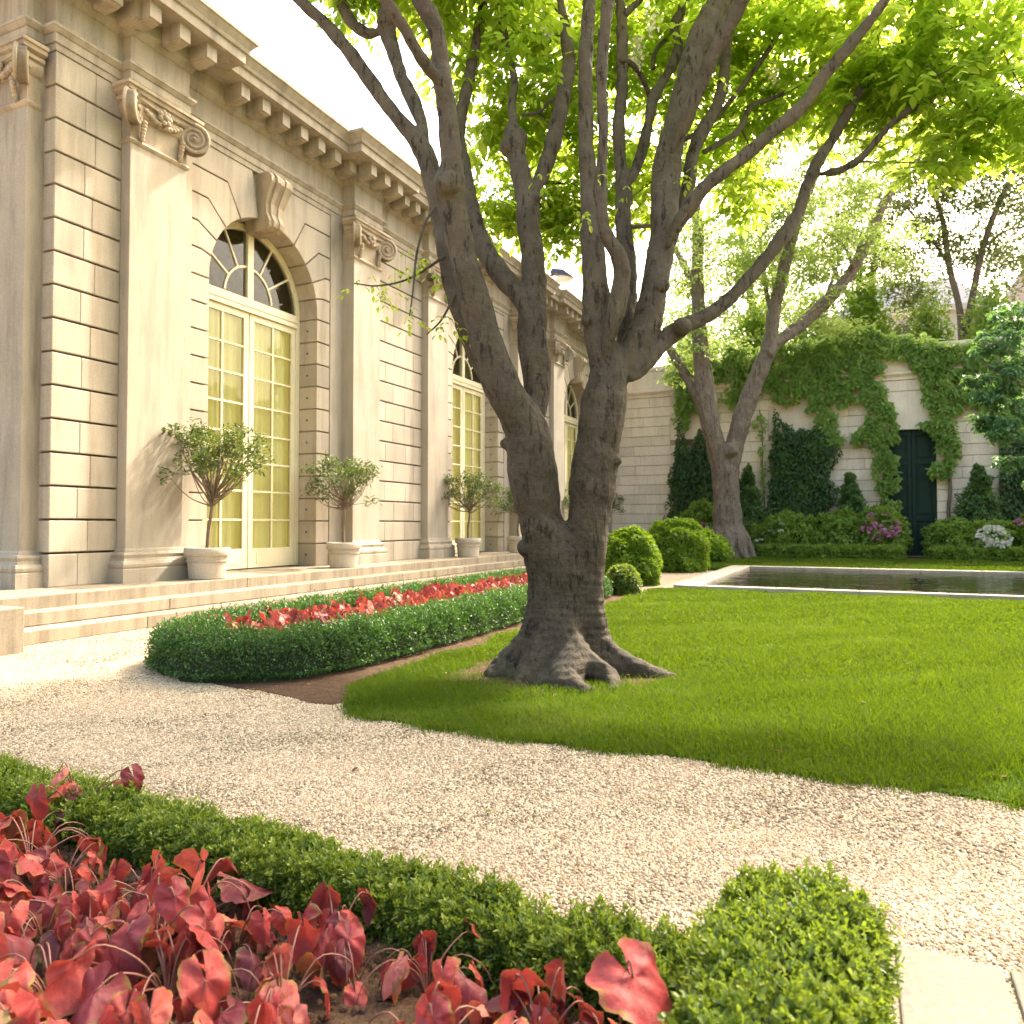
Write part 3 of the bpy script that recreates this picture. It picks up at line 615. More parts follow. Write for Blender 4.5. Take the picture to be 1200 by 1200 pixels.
    for s in (-1, 1):
        lf = MB(); a, c = (yc-1.46, yc-.015) if s < 0 else (yc+.015, yc+1.46)
        for q0, q1 in ((a, a+.13), (c-.13, c)): lf.box(xf-.09, xf-.01, q0, q1, .57, 5.97)
        lf.box(xf-.09, xf-.01, a+.13, c-.13, .57, .98); lf.box(xf-.09, xf-.01, a+.13, c-.13, 5.84, 5.97)
        mid = (a+c)/2; lf.box(xf-.075, xf-.02, mid-.022, mid+.022, .98, 5.84)
        for k in range(1, 8):
            z_ = .98+(5.84-.98)*k/8; lf.box(xf-.074, xf-.021, a+.13, mid-.022, z_-.018, z_+.018); lf.box(xf-.074, xf-.021, mid+.022, c-.13, z_-.018, z_+.018)
        lf.box(xf-.011, xf-.001, a+.25, c-.25, .66, .90)
        link('door_leaf', lf.mesh('door_leaf'), M['frame'], wo, False)
    b = MB(); b.add([(xf-.048,yc-1.46,.9),(xf-.048,yc+1.46,.9),(xf-.048,yc+1.46,6.0),(xf-.048,yc-1.46,6.0)], [(0,1,2,3)])
    ar = [(xf-.048, yc+1.47*math.cos(q), 6.2+1.47*math.sin(q)) for q in np.linspace(0, math.pi, 24)]; b.add(ar, [tuple(range(24))])
    link('glass', b.mesh('glass'), M['glass'], wo, False)
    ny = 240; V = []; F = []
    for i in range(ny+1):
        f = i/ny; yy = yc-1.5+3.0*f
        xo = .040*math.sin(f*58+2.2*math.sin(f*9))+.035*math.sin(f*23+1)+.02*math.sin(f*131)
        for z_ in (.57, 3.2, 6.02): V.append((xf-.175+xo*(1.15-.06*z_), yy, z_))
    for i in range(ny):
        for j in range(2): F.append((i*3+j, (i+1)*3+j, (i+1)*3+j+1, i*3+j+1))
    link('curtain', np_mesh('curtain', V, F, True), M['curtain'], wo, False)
    b = MB(); b.box(-15.6, -15.5, yc-1.62, yc+1.62, .53, 7.9); link('room_back', b.mesh('room_back'), M['interior'], wo, False)

# steps and platform
b = MB()
ys = [5.2, 7.3, 10.6, 13.9, 17.2, 20.5, 23.8, 27.1, 30.4, 33.7, 36.4]
for i in range(len(ys)-1):
    for q, (xe_, zt_) in enumerate(((-10.05, .54), (-9.70, .36), (-9.35, .18))):
        sh = (.0, 1.3, .6)[q]
        b.box(-13 if q == 0 else xe_-.5, xe_-random.uniform(0, .006), ys[i]+(sh if i else 0)+.003, (ys[i+1]+sh if i+1 < len(ys)-1 else ys[-1])-.003, zt_-.175 if q else .30, zt_)
b.box(-13, -10.15, 5.2, 36.38, -.05, .33)
tag(b.build('terrace_steps', M['step'], bevel=.012), 'three worn limestone steps running along the foot of the mansion', 'steps')
b = MB(); b.box(-10.1, -8.86, 4.0, 5.80, -.05, .535)
tag(b.build('cheek_block', M['step'], bevel=.015), 'weathered stone block closing the end of the steps at the frame edge', 'stone block')

# ================================================================== THE GARDEN WALL
gw = empty('garden_wall', (0, 36.5, 0), 'tall pale stone garden wall with niches, cornice and dark green double door', 'wall')
YW = 36.5; OPEN = [(-8.06,-6.23), (-3.58,-1.54), (1.02,2.86), (5.5,7.5)]; ZO = 5.5; WH = .47
b = MB(); b.box(-11.3, 24, YW+.05, YW+.6, -.2, 9.15)
b.v = []; b.f = []
edges = [-8.35]+[q for o_ in OPEN for q in o_]+[24]
for a, c in zip(edges[::2], edges[1::2]): b.box(a+.03, c-.03, YW+.05, YW+.6, -.2, ZO)
b.box(-8.3, 24, YW+.05, YW+.6, ZO+.03, 9.1); b.box(-11.6, -8.35, YW+.17, YW+.7, -.2, 9.1); b.box(-8.35, 24, YW+.35, YW+.8, -.2, 9.0)
b.build('wall_core', M['stone_trim'], gw)
b = MB(); k = 0; z = .1
def run(xa, xb_, yf, z0, z1, k):
    x = xa; first = True
    while x < xb_-.01:
        L_ = random.uniform(1.1, 1.7)*(.55 if first and k % 2 else 1); x1_ = x+L_
        if xb_-x1_ < .5: x1_ = xb_
        b.box(x+.003, x1_-.003, yf-random.uniform(0, .006), yf+.3, z0+.011, z1-.011); x = x1_; first = False
while z < 7.6:
    z1 = min(z+WH, 7.7)
    run(-11.6, -8.36, YW+.12, z, z1, k)
    if z1 <= ZO+.1:
        for a, c in zip(edges[::2], edges[1::2]): run(a, c, YW, z, z1, k)
    elif z < ZO+.01+WH*2: 
        e2 = [-8.35]
        for o_ in OPEN: e2 += [o_[0]-.25, o_[1]+.25]
        e2.append(24)
        for a, c in zip(e2[:-1], e2[1:]):
            if (a, c) in [(o_[0]-.25, o_[1]+.25) for o_ in OPEN]:
                if z1-z > 0 and not any(abs(a-q) < 1e-6 for q in getattr(run, 'done', [])):
                    b.box(a+.01, c-.01, YW-.012, YW+.3, ZO+.005, 6.85); run.done = getattr(run, 'done', [])+[a]
            else: run(a, c, YW, z, z1, k)
    else: run(-8.35, 24, YW, z, z1, k)
    z = z1; k += 1
b.build('wall_face', M['wallstone'], gw, bevel=.01)
b = MB(); b.sweep([(-11.6,YW+.12),(-8.36,YW+.12),(-8.36,YW),(24,YW)], [(0,7.62),(.05,7.64),(.05,7.74),(.12,7.82),(.20,7.86),(.20,7.96),(.02,8.02),(.02,8.85),(.06,8.9),(.10,8.96),(.10,9.10),(-.5,9.14)])
b.build('cornice', M['wallstone'], gw)
dr = MB(); dr.box(1.02, 2.86, YW+.28, YW+.34, .12, 5.5); dob = dr.build('door', M['door'], gw); dob['_o'] = (0, 0, 0)
for xa, xc in ((1.03, 1.932), (1.948, 2.85)):
    b = MB(); yq = YW+.28
    for x0_, x1_ in ((xa, xa+.15), (xc-.15, xc)): b.box(x0_, x1_, yq-.06, yq, .12, 5.48)
    zr = [.12, .36, .62, .86, 1.42, 1.66, 3.95, 4.19, 5.28, 5.48]
    for z0_, z1_ in ((.12,.36), (.86,1.06), (1.62,1.84), (4.02,4.24), (5.26,5.48)): b.box(xa+.15, xc-.15, yq-.06, yq, z0_, z1_)
    for z0_, z1_ in ((.36,.86), (1.06,1.62), (1.84,4.02), (4.24,5.26)):
        b.box(xa+.21, xc-.21, yq-.04, yq, z0_+.07, z1_-.07); b.box(xa+.25, xc-.25, yq-.055, yq-.04, z0_+.11, z1_-.11)
    lf = link('door_leaf', b.mesh('door_leaf'), M['door'], dob, False); mdf = lf.modifiers.new('edge', 'BEVEL'); mdf.width = .012
b = MB(); b.box(.9, 2.98, YW-.35, YW+.3, .0, .15); link('threshold', b.mesh('threshold'), M['step'], dob, False)

# ================================================================== TREES
def px_path(L_, scale=1.):
    P = np.array([at(x, y, d) for x, y, d, r_ in L_]); rad = np.array([r_*d/900*scale for x, y, d, r_ in L_])
    return P, rad
def limb_np(L_, n=12, m=6, wob=.03, taper=False):
    P, rad = px_path(L_)
    if taper: rad = rad.copy(); rad[0] *= .35; rad[1] *= .88
    Q = catmull(np.c_[P, rad], m); pts, rr = Q[:, :3], np.abs(Q[:, 3])
    k = np.arange(len(pts)); rr = rr*(1+.022*np.sin(k*1.3+P[0][0]*7)+.025*np.sin(k*.53+2))
    return tube_np(pts, rr, n, wob)
def d_(path, d0, d1):     # add depths running from d0 to d1 along the path
    n_ = len(path); return [(x, y, d0+(d1-d0)*(i/(n_-1)), r_) for i, (x, y, r_) in enumerate(path)]
D0 = 7.75
BIG = [
 d_([(622,806,46),(632,770,36),(640,740,28),(645,690,25),(639,640,25.5),(632,600,26),(625,560,28),(620,520,28),(616,490,22),(610,462,9)], D0, D0),
 d_([(692,806,46),(688,770,38),(684,740,29),(683,690,24),(686,640,25),(691,600,26),(695,560,27),(703,510,27),(709,470,27),(714,432,20),(716,400,8)], D0, D0),
 d_([(657,815,78),(658,792,58),(661,760,42),(663,700,31),(662,655,30),(661,628,24),(660,612,15)], D0-.03, D0),
 d_([(617,505,27),(604,480,25),(588,450,23),(570,400,21),(556,350,19),(543,300,18),(533,255,18),(528,228,20),(528,205,19),(529,185,14),(525,140,13),(519,95,13),(515,60,12),(508,28,12),(494,0,12),(482,-40,11),(475,-90,9)], D0, D0-.9),
 d_([(519,100,10),(505,84,9),(490,62,8.5),(473,32,8.5),(452,0,8),(430,-40,7)], D0-.65, D0-1.2),
 d_([(580,462,10),(566,435,12),(550,392,12.5),(535,345,13),(522,295,12),(514,250,12),(506,207,13),(499,182,13),(481,156,11),(455,125,10),(430,90,9),(405,55,9.5),(385,32,9),(360,8,8.5),(335,-18,8),(300,-60,7)], D0+.25, D0+.5),
 d_([(501,182,10),(496,152,9),(485,120,9.5),(470,88,9),(461,60,10),(452,32,12),(455,0,9),(462,-50,7)], D0+.3, D0+1.2),
 d_([(452,36,9),(432,39,8.5),(413,27,8),(398,0,7.5),(385,-40,6)], D0+.95, D0+1.3),
 d_([(622,505,24),(629,470,19),(628,430,18),(624,400,18.5),(624,370,19),(626,340,16),(624,300,15),(620,270,15),(618,240,15),(612,215,13),(606,185,12),(603,165,15),(600,148,9)], D0+.1, D0+.7),
 d_([(618,375,13),(604,344,13),(586,320,13),(568,292,12.5),(555,255,11.5),(548,225,11),(543,195,10),(538,150,9),(548,100,8),(560,40,7),(570,-20,6)], D0+.15, D0+1.5),
 d_([(624,235,10),(634,208,11),(645,178,11),(654,142,11),(661,108,10.5),(667,75,10),(664,40,7),(656,0,6),(650,-40,5)], D0+.5, D0+1.2),
 d_([(708,460,24),(704,415,21),(700,370,18.5),(697,320,16),(693,270,14),(690,220,12),(687,170,10.5),(686,110,10),(687,60,10),(691,0,9.5),(697,-60,8)], D0, D0+.2),
 d_([(708,420,15),(716,382,14),(725,350,12.5),(729,322,11.5),(725,300,11),(715,284,10),(707,264,9),(705,240,8.5),(706,190,8),(707,150,8),(705,100,8),(707,50,8.5),(713,0,9),(722,-60,7)], D0-.12, D0-.6),
 d_([(728,425,12),(731,398,12),(733,360,12.5),(735,320,13),(733,290,12),(730,250,11),(731,222,11),(727,190,9),(725,150,8.5),(729,100,8),(729,50,8),(728,15,7.5),(720,-40,6)], D0+.35, D0+1.3),
 d_([(731,222,9),(742,205,8.5),(754,172,7.5),(761,140,7),(767,112,7.5),(785,82,7.5),(795,55,7),(790,32,7),(800,10,6.5),(815,-30,6)], D0+.8, D0+1.6),
 d_([(720,460,24),(738,415,20),(757,380,18),(768,330,17),(775,290,17),(779,240,18),(780,205,18),(786,170,17),(799,120,15),(812,70,15.5),(828,30,16),(842,0,16),(860,-50,13)], D0, D0+.9),
 d_([(786,180,12),(800,150,11),(820,100,10),(838,60,10),(856,25,10.5),(874,-10,11),(900,-60,9)], D0+.25, D0-.3),
 d_([(788,290,9),(796,255,9),(808,210,9),(812,180,9),(825,150,9),(838,128,8.5),(847,100,7.5),(852,50,7),(858,0,6)], D0+.5, D0+1.4),
 d_([(738,445,15),(758,425,12.5),(776,402,11.5),(800,383,11),(830,369,10),(860,345,9),(890,312,9),(919,275,10),(935,248,9),(946,218,8),(960,186,8),(976,163,7),(1000,120,7),(1020,90,7),(1050,55,6.5),(1075,20,6),(1095,-15,5)], D0, D0+1.3),
 d_([(955,205,5),(968,203,5.5),(986,199,5),(1010,184,5),(1040,150,5),(1065,130,5),(1110,105,4.5),(1140,90,4),(1172,83,3.5),(1215,78,3)], D0+.95, D0+.4),
 d_([(782,290,11),(795,262,10),(812,238,10),(830,215,9.5),(870,185,9),(910,150,9),(940,125,10),(965,90,9),(990,60,8),(1015,30,7.5),(1037,0,7),(1060,-40,6)], D0+.1, D0-.7),
]
THIN = [
 d_([(602,150,6),(600,120,5),(603,95,4.5),(597,65,4),(590,35,4.5),(585,0,4)], D0+.7, D0+1.5),
 d_([(825,178,3),(850,164,3.5),(868,150,3.5),(880,125,3),(905,115,2.5),(935,100,2.5),(965,78,2)], D0+1, D0+1.8),
 d_([(800,165,3),(838,140,3),(900,60,3),(920,20,3),(935,0,2.5)], D0+1.2, D0+2),
 d_([(728,70,3),(740,75,3.5),(752,90,3),(760,110,3),(763,125,2.5)], D0+1, D0+1.6),
 d_([(730,18,5),(745,5,4),(765,-15,3)], D0+1.2, D0+1.3), d_([(765,80,3),(768,60,2.5),(785,42,2.5),(800,30,2)], D0+1.4, D0+2),
 d_([(665,80,4),(660,50,3.5),(658,20,3),(640,0,3)], D0+1.1, D0+1.6), d_([(612,135,2),(630,132,2),(640,122,2),(655,112,2)], D0+1, D0+1.2),
 d_([(740,266,2.5),(755,265,2.5),(765,265,2)], D0+.5, D0+.9),
 d_([(1075,132,2.5),(1100,112,2.5),(1130,112,2),(1165,115,2),(1205,118,1.5)], D0+.8, D0+1.2),
 d_([(521,300,2),(495,318,1.5),(470,330,1.2),(440,335,1),(415,332,.8)], D0+.2, D0+.1), d_([(512,240,2),(498,262,1.6),(488,300,1.4),(484,340,1),(480,370,.8)], D0+.2, D0-.1),
 d_([(533,345,2),(525,362,1.6),(515,378,1.2),(500,392,.8)], D0+.2, D0+.1)]
mt = empty('yellowwood_tree', TREE, 'massive many-stemmed tree with smooth brown bark rising from the lawn', 'tree')
Vs, Fs = [], []; base = 0
def acc(V, F):
    global base
    Vs.extend(map(tuple, V)); Fs.extend(tuple(base+i for i in q) for q in F); base += len(V)
for i_, L_ in enumerate(BIG): acc(*limb_np(L_ if i_ < 3 else [(x_, y_, d__, r_*(.93 if r_ > 12 else .88)) for x_, y_, d__, r_ in L_], 14, taper=i_ >= 4))
for ex, ey, r0, r1 in ((572,789,.20,.05),(588,776,.20,.06),(606,801,.21,.06),(640,800,.20,.08),(690,808,.22,.06),(722,806,.16,.05),(745,786,.22,.05),(792,791,.11,.03),(730,765,.20,.05),(660,760,.2,.1),(625,762,.2,.06),(766,778,.12,.03)):
    e = gp(ex, ey, .05); c = TREE.copy(); dv = e-c
    P = np.array([c+dv*.06+[0,0,.95], c+dv*.22+[0,0,.48], c+dv*.44+[0,0,.17], c+dv*.68+[0,0,.03], c+dv*.86+[0,0,-.02], e+[0,0,-.05]])
    sw = np.array([-dv[1], dv[0], 0])*random.uniform(-.14, .14); P[3] += sw; P[4] += sw*.6; P[2][2] += .03*random.random()
    Q = catmull(np.c_[P, [r0*.25, r0*.62, r0*.85, r0*.75, r0*.5, r1*1.2]], 5); acc(*tube_np(Q[:, :3], Q[:, 3], 10, .06))
# knots and burrs
for kx_, ky, d, r_ in ((525,216,D0-.50,18),(453,25,D0+.85,12),(604,163,D0+.65,15),(618,642,D0-.08,11),(592,520,D0,7),(630,230,D0+.4,6),(776,335,D0-.15,9),(688,375,D0-.1,8),(800,383,D0+.1,12),(720,540,D0-.1,9),(505,325,D0+.2,6),(600,172,D0+.6,15)):
    c = at(kx_, ky, d); b = MB(); q = r_*d/900; b.ball(c, (q, q, q*.9), 12, 8); acc(b.v, b.f)
me = bpy.data.meshes.new('trunk_raw'); me.from_pydata(Vs, [], Fs); tmp = bpy.data.objects.new('trunk_raw', me); col.objects.link(tmp)
rm = tmp.modifiers.new('r', 'REMESH'); rm.mode = 'VOXEL'; rm.voxel_size = .017
sm = tmp.modifiers.new('s', 'SMOOTH'); sm.factor = .5; sm.iterations = 9
dg = bpy.context.evaluated_depsgraph_get(); tm_ = bpy.data.meshes.new_from_object(tmp.evaluated_get(dg)); bpy.data.objects.remove(tmp)
tm_.name = 'trunk'; nv = len(tm_.vertices); co = np.empty(nv*3, np.float32); tm_.vertices.foreach_get('co', co); co = co.reshape(-1, 3)
no = np.empty(nv*3, np.float32); tm_.vertices.foreach_get('normal', no); no = no.reshape(-1, 3)
hz = co*np.array([1, 1, 1]); low = np.clip((2.0-co[:, 2])/2.0, 0, 1)
disp = .007*nz(hz, 4)+.006*nz(hz, 11, 2.)+0.003*low*np.sin(co[:, 2]*62+2.2*nz(hz, 3))+.004*nz(hz, 24, 5)
flute = np.sin(np.arctan2(co[:, 1]-TREE[1], co[:, 0]-TREE[0])*7+co[:, 2]*1.3)
th_ = np.arctan2(co[:, 1]-TREE[1], co[:, 0]-TREE[0]); disp += .020*np.sin(th_*5+1.0+co[:, 2]*.5)*np.clip((1.9-co[:, 2])/1.0, 0, 1)+.008*flute*np.clip((1.3-co[:, 2]), 0, 1)+.0045*np.clip(1-np.abs(co[:, 2]-.5)/.55, 0, 1)*np.sin(co[:, 2]*95+3*nz(hz, 2.2))
co = co+no*disp[:, None]; tm_.vertices.foreach_set('co', co.astype(np.float32).ravel())
tm_.polygons.foreach_set('use_smooth', np.ones(len(tm_.polygons), bool)); tm_.update()
link('trunk', tm_, M['bark'], mt)
b = MB()
for L_ in THIN:
    q_ = MB(); V, F = limb_np(L_, 7, 5); q_.add(V, F); q_.build('limb', M['bark'], mt, smooth=True)
# canopy: compound leaves of seven leaflets on twigs, clustered at twig tips
def compound(C, A, size, per=7):
    """C leaf bases, A rachis direction; returns leaflet arrays"""
    n_ = len(C); side = unit(np.cross(A, np.array([0,0,1.])+rvec(n_)*.25)); Ps, Ds, Ns, Ls = [], [], [], []
    for q in range(per):
        f = .25+.75*(q//2)/((per-1)//2); s = 0 if q == per-1 else (1 if q % 2 else -1)
        Ps.append(C+A*(size*f)[:, None]+np.array([0,0,-.12])*(size*f*f)[:, None])
        Ds.append(unit(A*(.45 if s else 1)+side*s*.9+np.array([0,0,-.35])+rvec(n_)*.18)); Ns.append(np.array([0,0,1.])+rvec(n_)*.35)
        Ls.append(size*(.42+.14*f))
    return np.concatenate(Ps), np.concatenate(Ds), np.concatenate(Ns), np.concatenate(Ls)
# crown regions: (px, py, depth, radius m, clusters)
REG = [(600,60,9.6,1.3,46),(545,30,9.2,.8,18),(640,180,10.4,1.15,40),(590,240,10.6,.7,16),(655,258,10.6,.48,16),(640,120,9.4,.8,20),(710,230,10.8,.8,18),(760,80,10.2,1.2,40),(750,200,11.0,.8,18),(820,190,10.8,.7,16),
       (860,110,10.0,.9,26),(900,50,9.8,1.0,30),(960,40,9.5,1.0,25),(1010,110,9.0,.65,18),(1050,60,8.8,1.0,26),(1110,40,8.4,1.0,26),(1110,140,8.4,.5,11),(1180,60,8.0,1.0,28),(1180,150,8.0,.5,11),(1250,60,7.6,1.1,16),
       (960,120,10.2,.6,14),(870,235,10.4,.4,8),(1090,185,8.2,.2,3),(1240,160,8,.7,16),(700,20,10.0,1.2,34),(820,20,10.0,1.1,30),
       (700,-60,9.5,1.6,28),(850,-80,9.2,1.8,30),(1000,-80,8.8,1.8,28),(1150,-90,8,1.6,22),(580,-80,9.2,1.3,30),(470,-20,9.4,.5,8),(418,5,9.0,.32,7),(450,-90,8.5,1.0,18),(560,-200,8.5,1.8,36),(760,-220,8.4,2.0,16),(980,-240,8,2.2,14),(1200,-260,7.2,2.0,10),(350,-200,8,1.4,20),
       (700,-420,7.5,2.2,20),(980,-460,7,2.4,16),(420,-380,7,1.8,28)]
C = []
for px_, py, d, r_, k in REG:
    C.append(at(px_, py, d)+rvec(k)*(r_*rng.random(k)**.4)[:, None]*np.array([1, 1, .75]))
for c_, r_, k in (((-4.8,6.2,10),1.6,44),((-5,8,10.5),1.6,44),((-3.5,5.5,10.5),1.8,44),((-6,7,9.6),1.2,30),((-2,5,11),2,44),((-6.2,9,9.8),1.1,24)):  # unseen overhead clusters, added for the shade they throw
    C.append(np.array(c_)+rvec(k)*(r_*rng.random(k)**.4)[:, None]*np.array([1, 1, .8]))
C = np.vstack(C) if isinstance(C, list) else C
C = C[C[:, 2] > 4.1]
per = 8; CC = np.repeat(C, per, 0)+rvec(len(C)*per)*.24*np.array([1, 1, .7]); A_ = rvec(len(CC)); A_[:, 2] = A_[:, 2]*.35-.25; A_ = unit(A_)
size = .24*(.75+.5*rng.random(len(CC)))
P, D, Nn, L_ = compound(CC, A_, size)
# shoots and low sprays near the stems
EX = [(680,245,7.0,6),(640,212,7.6,6),(705,213,7.2,2),(628,95,8,6),(470,318,7.9,8),(455,345,7.9,8),(445,325,7.9,4),(487,370,7.7,6),(492,300,7.8,6),(505,325,7.8,6),(412,332,7.9,3),(540,385,7.9,7),(520,380,7.9,6),(735,222,8.3,3),(775,85,9,4),(806,100,8.6,4),(800,95,8.6,4),(800,205,8.2,5),(812,197,8.2,3),(1090,180,8,5),(1115,185,8,4),(1060,150,8.3,5),(845,95,8,4),(880,225,9.5,6),(905,160,9.3,6)]
ec, ea = [], []
for px_, py, d, k in EX:
    for q in range(k): ec.append(at(px_, py, d)+rvec(1)[0]*.09); v_ = rvec(1)[0]; v_[2] = -.45; ea.append(v_/np.linalg.norm(v_))
ec = np.array(ec); ea = np.array(ea)
P2, D2, N2, L2 = compound(ec, ea, np.full(len(ec), .13), 3)
rn_ = np.clip(.5*np.tile(np.repeat(rng.random(len(C)), per), 7)+.5*rng.random(len(P)), 0, 1)
me = leaf_mesh('crown', np.vstack([P, P2]), np.vstack([D, D2]), np.vstack([Nn, N2]), np.r_[L_, L2*1.05], np.r_[L_*.52, L2*.56], OVAL, np.r_[rn_, rng.uniform(.4, 1, len(P2))])
link('crown', me, M['canopy'], mt)
# twigs that carry the canopy: from each cluster towards the nearest limb point
NODE = np.vstack([catmull(px_path(L__)[0], 4) for L__ in BIG[3:]+THIN]); NL = list(NODE)
order = np.argsort([np.linalg.norm(NODE-c, axis=1).min() for c in C])
arr = NODE.copy()
for ci in order[::2]:
    c = C[ci]; v_ = c-arr; dd = np.linalg.norm(v_, axis=1)+np.where(v_[:, 2] < -.15, .8, 0); q = arr[dd.argmin()]; L__ = float(np.linalg.norm(c-q))
    if L__ > 2.6 or L__ < .12: continue
    mid = (c+q)/2+rvec(1)[0]*.10*L__+np.array([0, 0, .05*L__]); Q = catmull([q, mid, c], 4); V, F = tube_np(Q, np.linspace(.006+.006*L__, .004, len(Q)), 5); b.add(V, F); arr = np.vstack([arr, Q[2:]])
b.build('twig_sprays', M['bark'], mt, smooth=True)
# hanging blossom
pc = []
for px_, py, d in ((764,12,8.6),(748,40,9),(744,62,9),(690,100,9.4),(905,75,9.3),(1010,60,9),(640,30,9)):
    c = at(px_, py, d); pc.append(c+np.c_[rng.normal(size=60)*.045, rng.normal(size=60)*.045, -rng.random(60)*.26])
pc = np.vstack(pc); link('blossoms', leaf_mesh('blossoms', pc, rvec(len(pc)), rvec(len(pc)), .04, .035, HEX), M['panicle'], mt)

# second tree, behind the pond
D2_ = 32.3
t2 = empty('locust_tree', at(854, 652, D2_)*np.array([1, 1, 0])+np.array([0, 0, .1]), 'old furrowed forked tree behind the far left pond corner', 'tree')
B2 = [d_([(857,660,30),(855,640,22),(853,610,18),(851,575,16.5),(849,548,17)], D2_, D2_),
 d_([(849,560,15),(838,520,13),(828,470,12),(822,420,11),(819,370,9.5),(817,320,8.5),(818,280,7.5),(815,240,6),(808,200,5),(800,150,4)], D2_, D2_-1),
 d_([(825,485,7),(812,455,6.5),(798,430,6),(785,408,5),(778,385,3.5)], D2_, D2_+1), d_([(818,338,5),(806,318,5),(796,300,4),(780,275,3)], D2_-.6, D2_+1),
 d_([(852,560,14),(861,522,13),(873,480,12),(888,440,11),(902,405,10.5),(906,370,8.5),(915,330,7.5),(925,290,7.5),(937,250,7),(950,215,6.5),(962,180,5.5),(968,120,4)], D2_, D2_-2),
 d_([(898,415,8),(912,400,8),(930,387,8),(952,369,8),(976,345,8),(1000,315,7.5),(1016,280,7),(1035,240,6),(1056,205,5),(1085,165,4)], D2_-.9, D2_+1.5),
 d_([(906,375,4),(900,350,3),(895,320,2.5),(890,280,2)], D2_-1, D2_), d_([(1000,315,3),(990,290,2.5),(965,270,2)], D2_, D2_), d_([(960,365,3),(975,330,2.5),(985,300,2)], D2_, D2_+1)]
Vs, Fs, base = [], [], 0
for L_ in B2: acc(*limb_np([(x_, y_, d__, r_*.88) for x_, y_, d__, r_ in L_], 12, 6, .05))
for a in np.arange(9)/9*6.28:
    c = np.array(t2.location); e = c+np.array([math.cos(a), math.sin(a), 0])*1.15; P = np.array([c+[0,0,1.9], c+(e-c)*.5+[0,0,.9], c+(e-c)*.75+[0,0,.25], e+[0,0,-.1]])
    Q = catmull(np.c_[P, [.24,.26,.18,.07]], 4); acc(*tube_np(Q[:, :3], Q[:, 3], 8))
b = MB(); b.ball(at(856, 528, D2_-.45), (.33,.3,.33), 12, 8); acc(b.v, b.f)
me = bpy.data.meshes.new('t2raw'); me.from_pydata(Vs, [], Fs); tmp = bpy.data.objects.new('t2raw', me); col.objects.link(tmp)
rm = tmp.modifiers.new('r', 'REMESH'); rm.mode = 'VOXEL'; rm.voxel_size = .05; sm = tmp.modifiers.new('s', 'SMOOTH'); sm.factor = .5; sm.iterations = 2
dg = bpy.context.evaluated_depsgraph_get(); tm_ = bpy.data.meshes.new_from_object(tmp.evaluated_get(dg)); bpy.data.objects.remove(tmp)
nv = len(tm_.vertices); co = np.empty(nv*3, np.float32); tm_.vertices.foreach_get('co', co); co = co.reshape(-1, 3); no = np.empty(nv*3, np.float32); tm_.vertices.foreach_get('normal', no); no = no.reshape(-1, 3)
co = co+no*(.032*nz(co*np.array([1, 1, .12]), 7)+.02*nz(co*np.array([1, 1, .2]), 15, 3))[:, None]; tm_.vertices.foreach_set('co', co.astype(np.float32).ravel())
tm_.polygons.foreach_set('use_smooth', np.ones(len(tm_.polygons), bool)); tm_.update(); tm_.name = 'trunk'; link('trunk', tm_, M['bark_rough'], t2)
REG2 = [(830,300,31,2.2,40),(880,240,31,2.4,46),(840,390,31.5,1.6,14),(905,300,31.5,1.8,32),(940,340,32,1.8,34),(960,250,31,2.2,40),(985,385,32.5,1.2,9),(1010,260,33,2.2,34),(905,200,30,2.4,34),(1000,180,31,2.5,34),(800,350,33,1.5,22),(810,420,33,1.2,18),(1050,300,33,1.6,18),(860,150,30,2.6,30),(960,120,30,2.8,34),(1060,150,31,2.6,30),(790,240,31,2.0,14)]
C = np.vstack([at(a, c, d)+rvec(k)*(r_*rng.random(k)**.4)[:, None] for a, c, d, r_, k in REG2])
link('crown', sprays(C, .75, 70, .17, .065, 'crown', HEX, .25, .35), M['locust'], t2)

# trees beyond the wall
def bg_tree(name, label, stems, regs, mat, leaf, per, spray, group='trees beyond the garden wall'):
    P0, _ = px_path(stems[0]); rt = empty(name, (P0[0][0], P0[0][1], 0), label, 'tree', group)
    b = MB()
    for L__ in stems: V, F = limb_np(L__, 8, 5); b.add(V, F)
    f = P0[0]; r0 = stems[0][0][3]*stems[0][0][2]/900; V, F = tube_np([(f[0], f[1], -.1), (f[0], f[1], f[2]*.5), tuple(f)], [r0*1.5, r0*1.2, r0], 8); b.add(V, F)
    b.build('trunk', M['bark_rough'], rt, smooth=True)
    C = np.vstack([at(a, c, d)+rvec(int(k*1.5))*(r_*1.1*rng.random(int(k*1.5))**.4)[:, None] for a, c, d, r_, k in regs])
    link('crown', sprays(C, spray, per, leaf, leaf*.5, 'crown', HEX, .2, .5), mat, rt)
bg_tree('thin_tree', 'thin grey-leaved tree with two dark leaning stems above the wall', [d_([(1128,400,5),(1124,360,4),(1112,310,3.5),(1105,260,3),(1090,215,2),(1070,180,1.5)], 41, 41), d_([(1130,400,4.5),(1140,345,4),(1152,290,3.5),(1172,235,3),(1200,180,2)], 41, 40), d_([(1112,310,2),(1085,270,1.5),(1060,240,1.2)], 41, 41), d_([(1152,290,2),(1180,270,1.5),(1210,265,1.2)], 41, 41)],
        [(1060,220,41,2.2,34),(1110,210,41,2.4,42),(1160,200,40,2.4,42),(1200,230,40,2.4,38),(1170,320,41,1.6,26),(1090,290,41,1.8,26),(1130,280,41,1.8,24),(1180,130,40,2.6,24),(1100,150,41,2.6,22),(1170,375,41,1.3,14)], M['grey_tree'], .24, 26, .8)
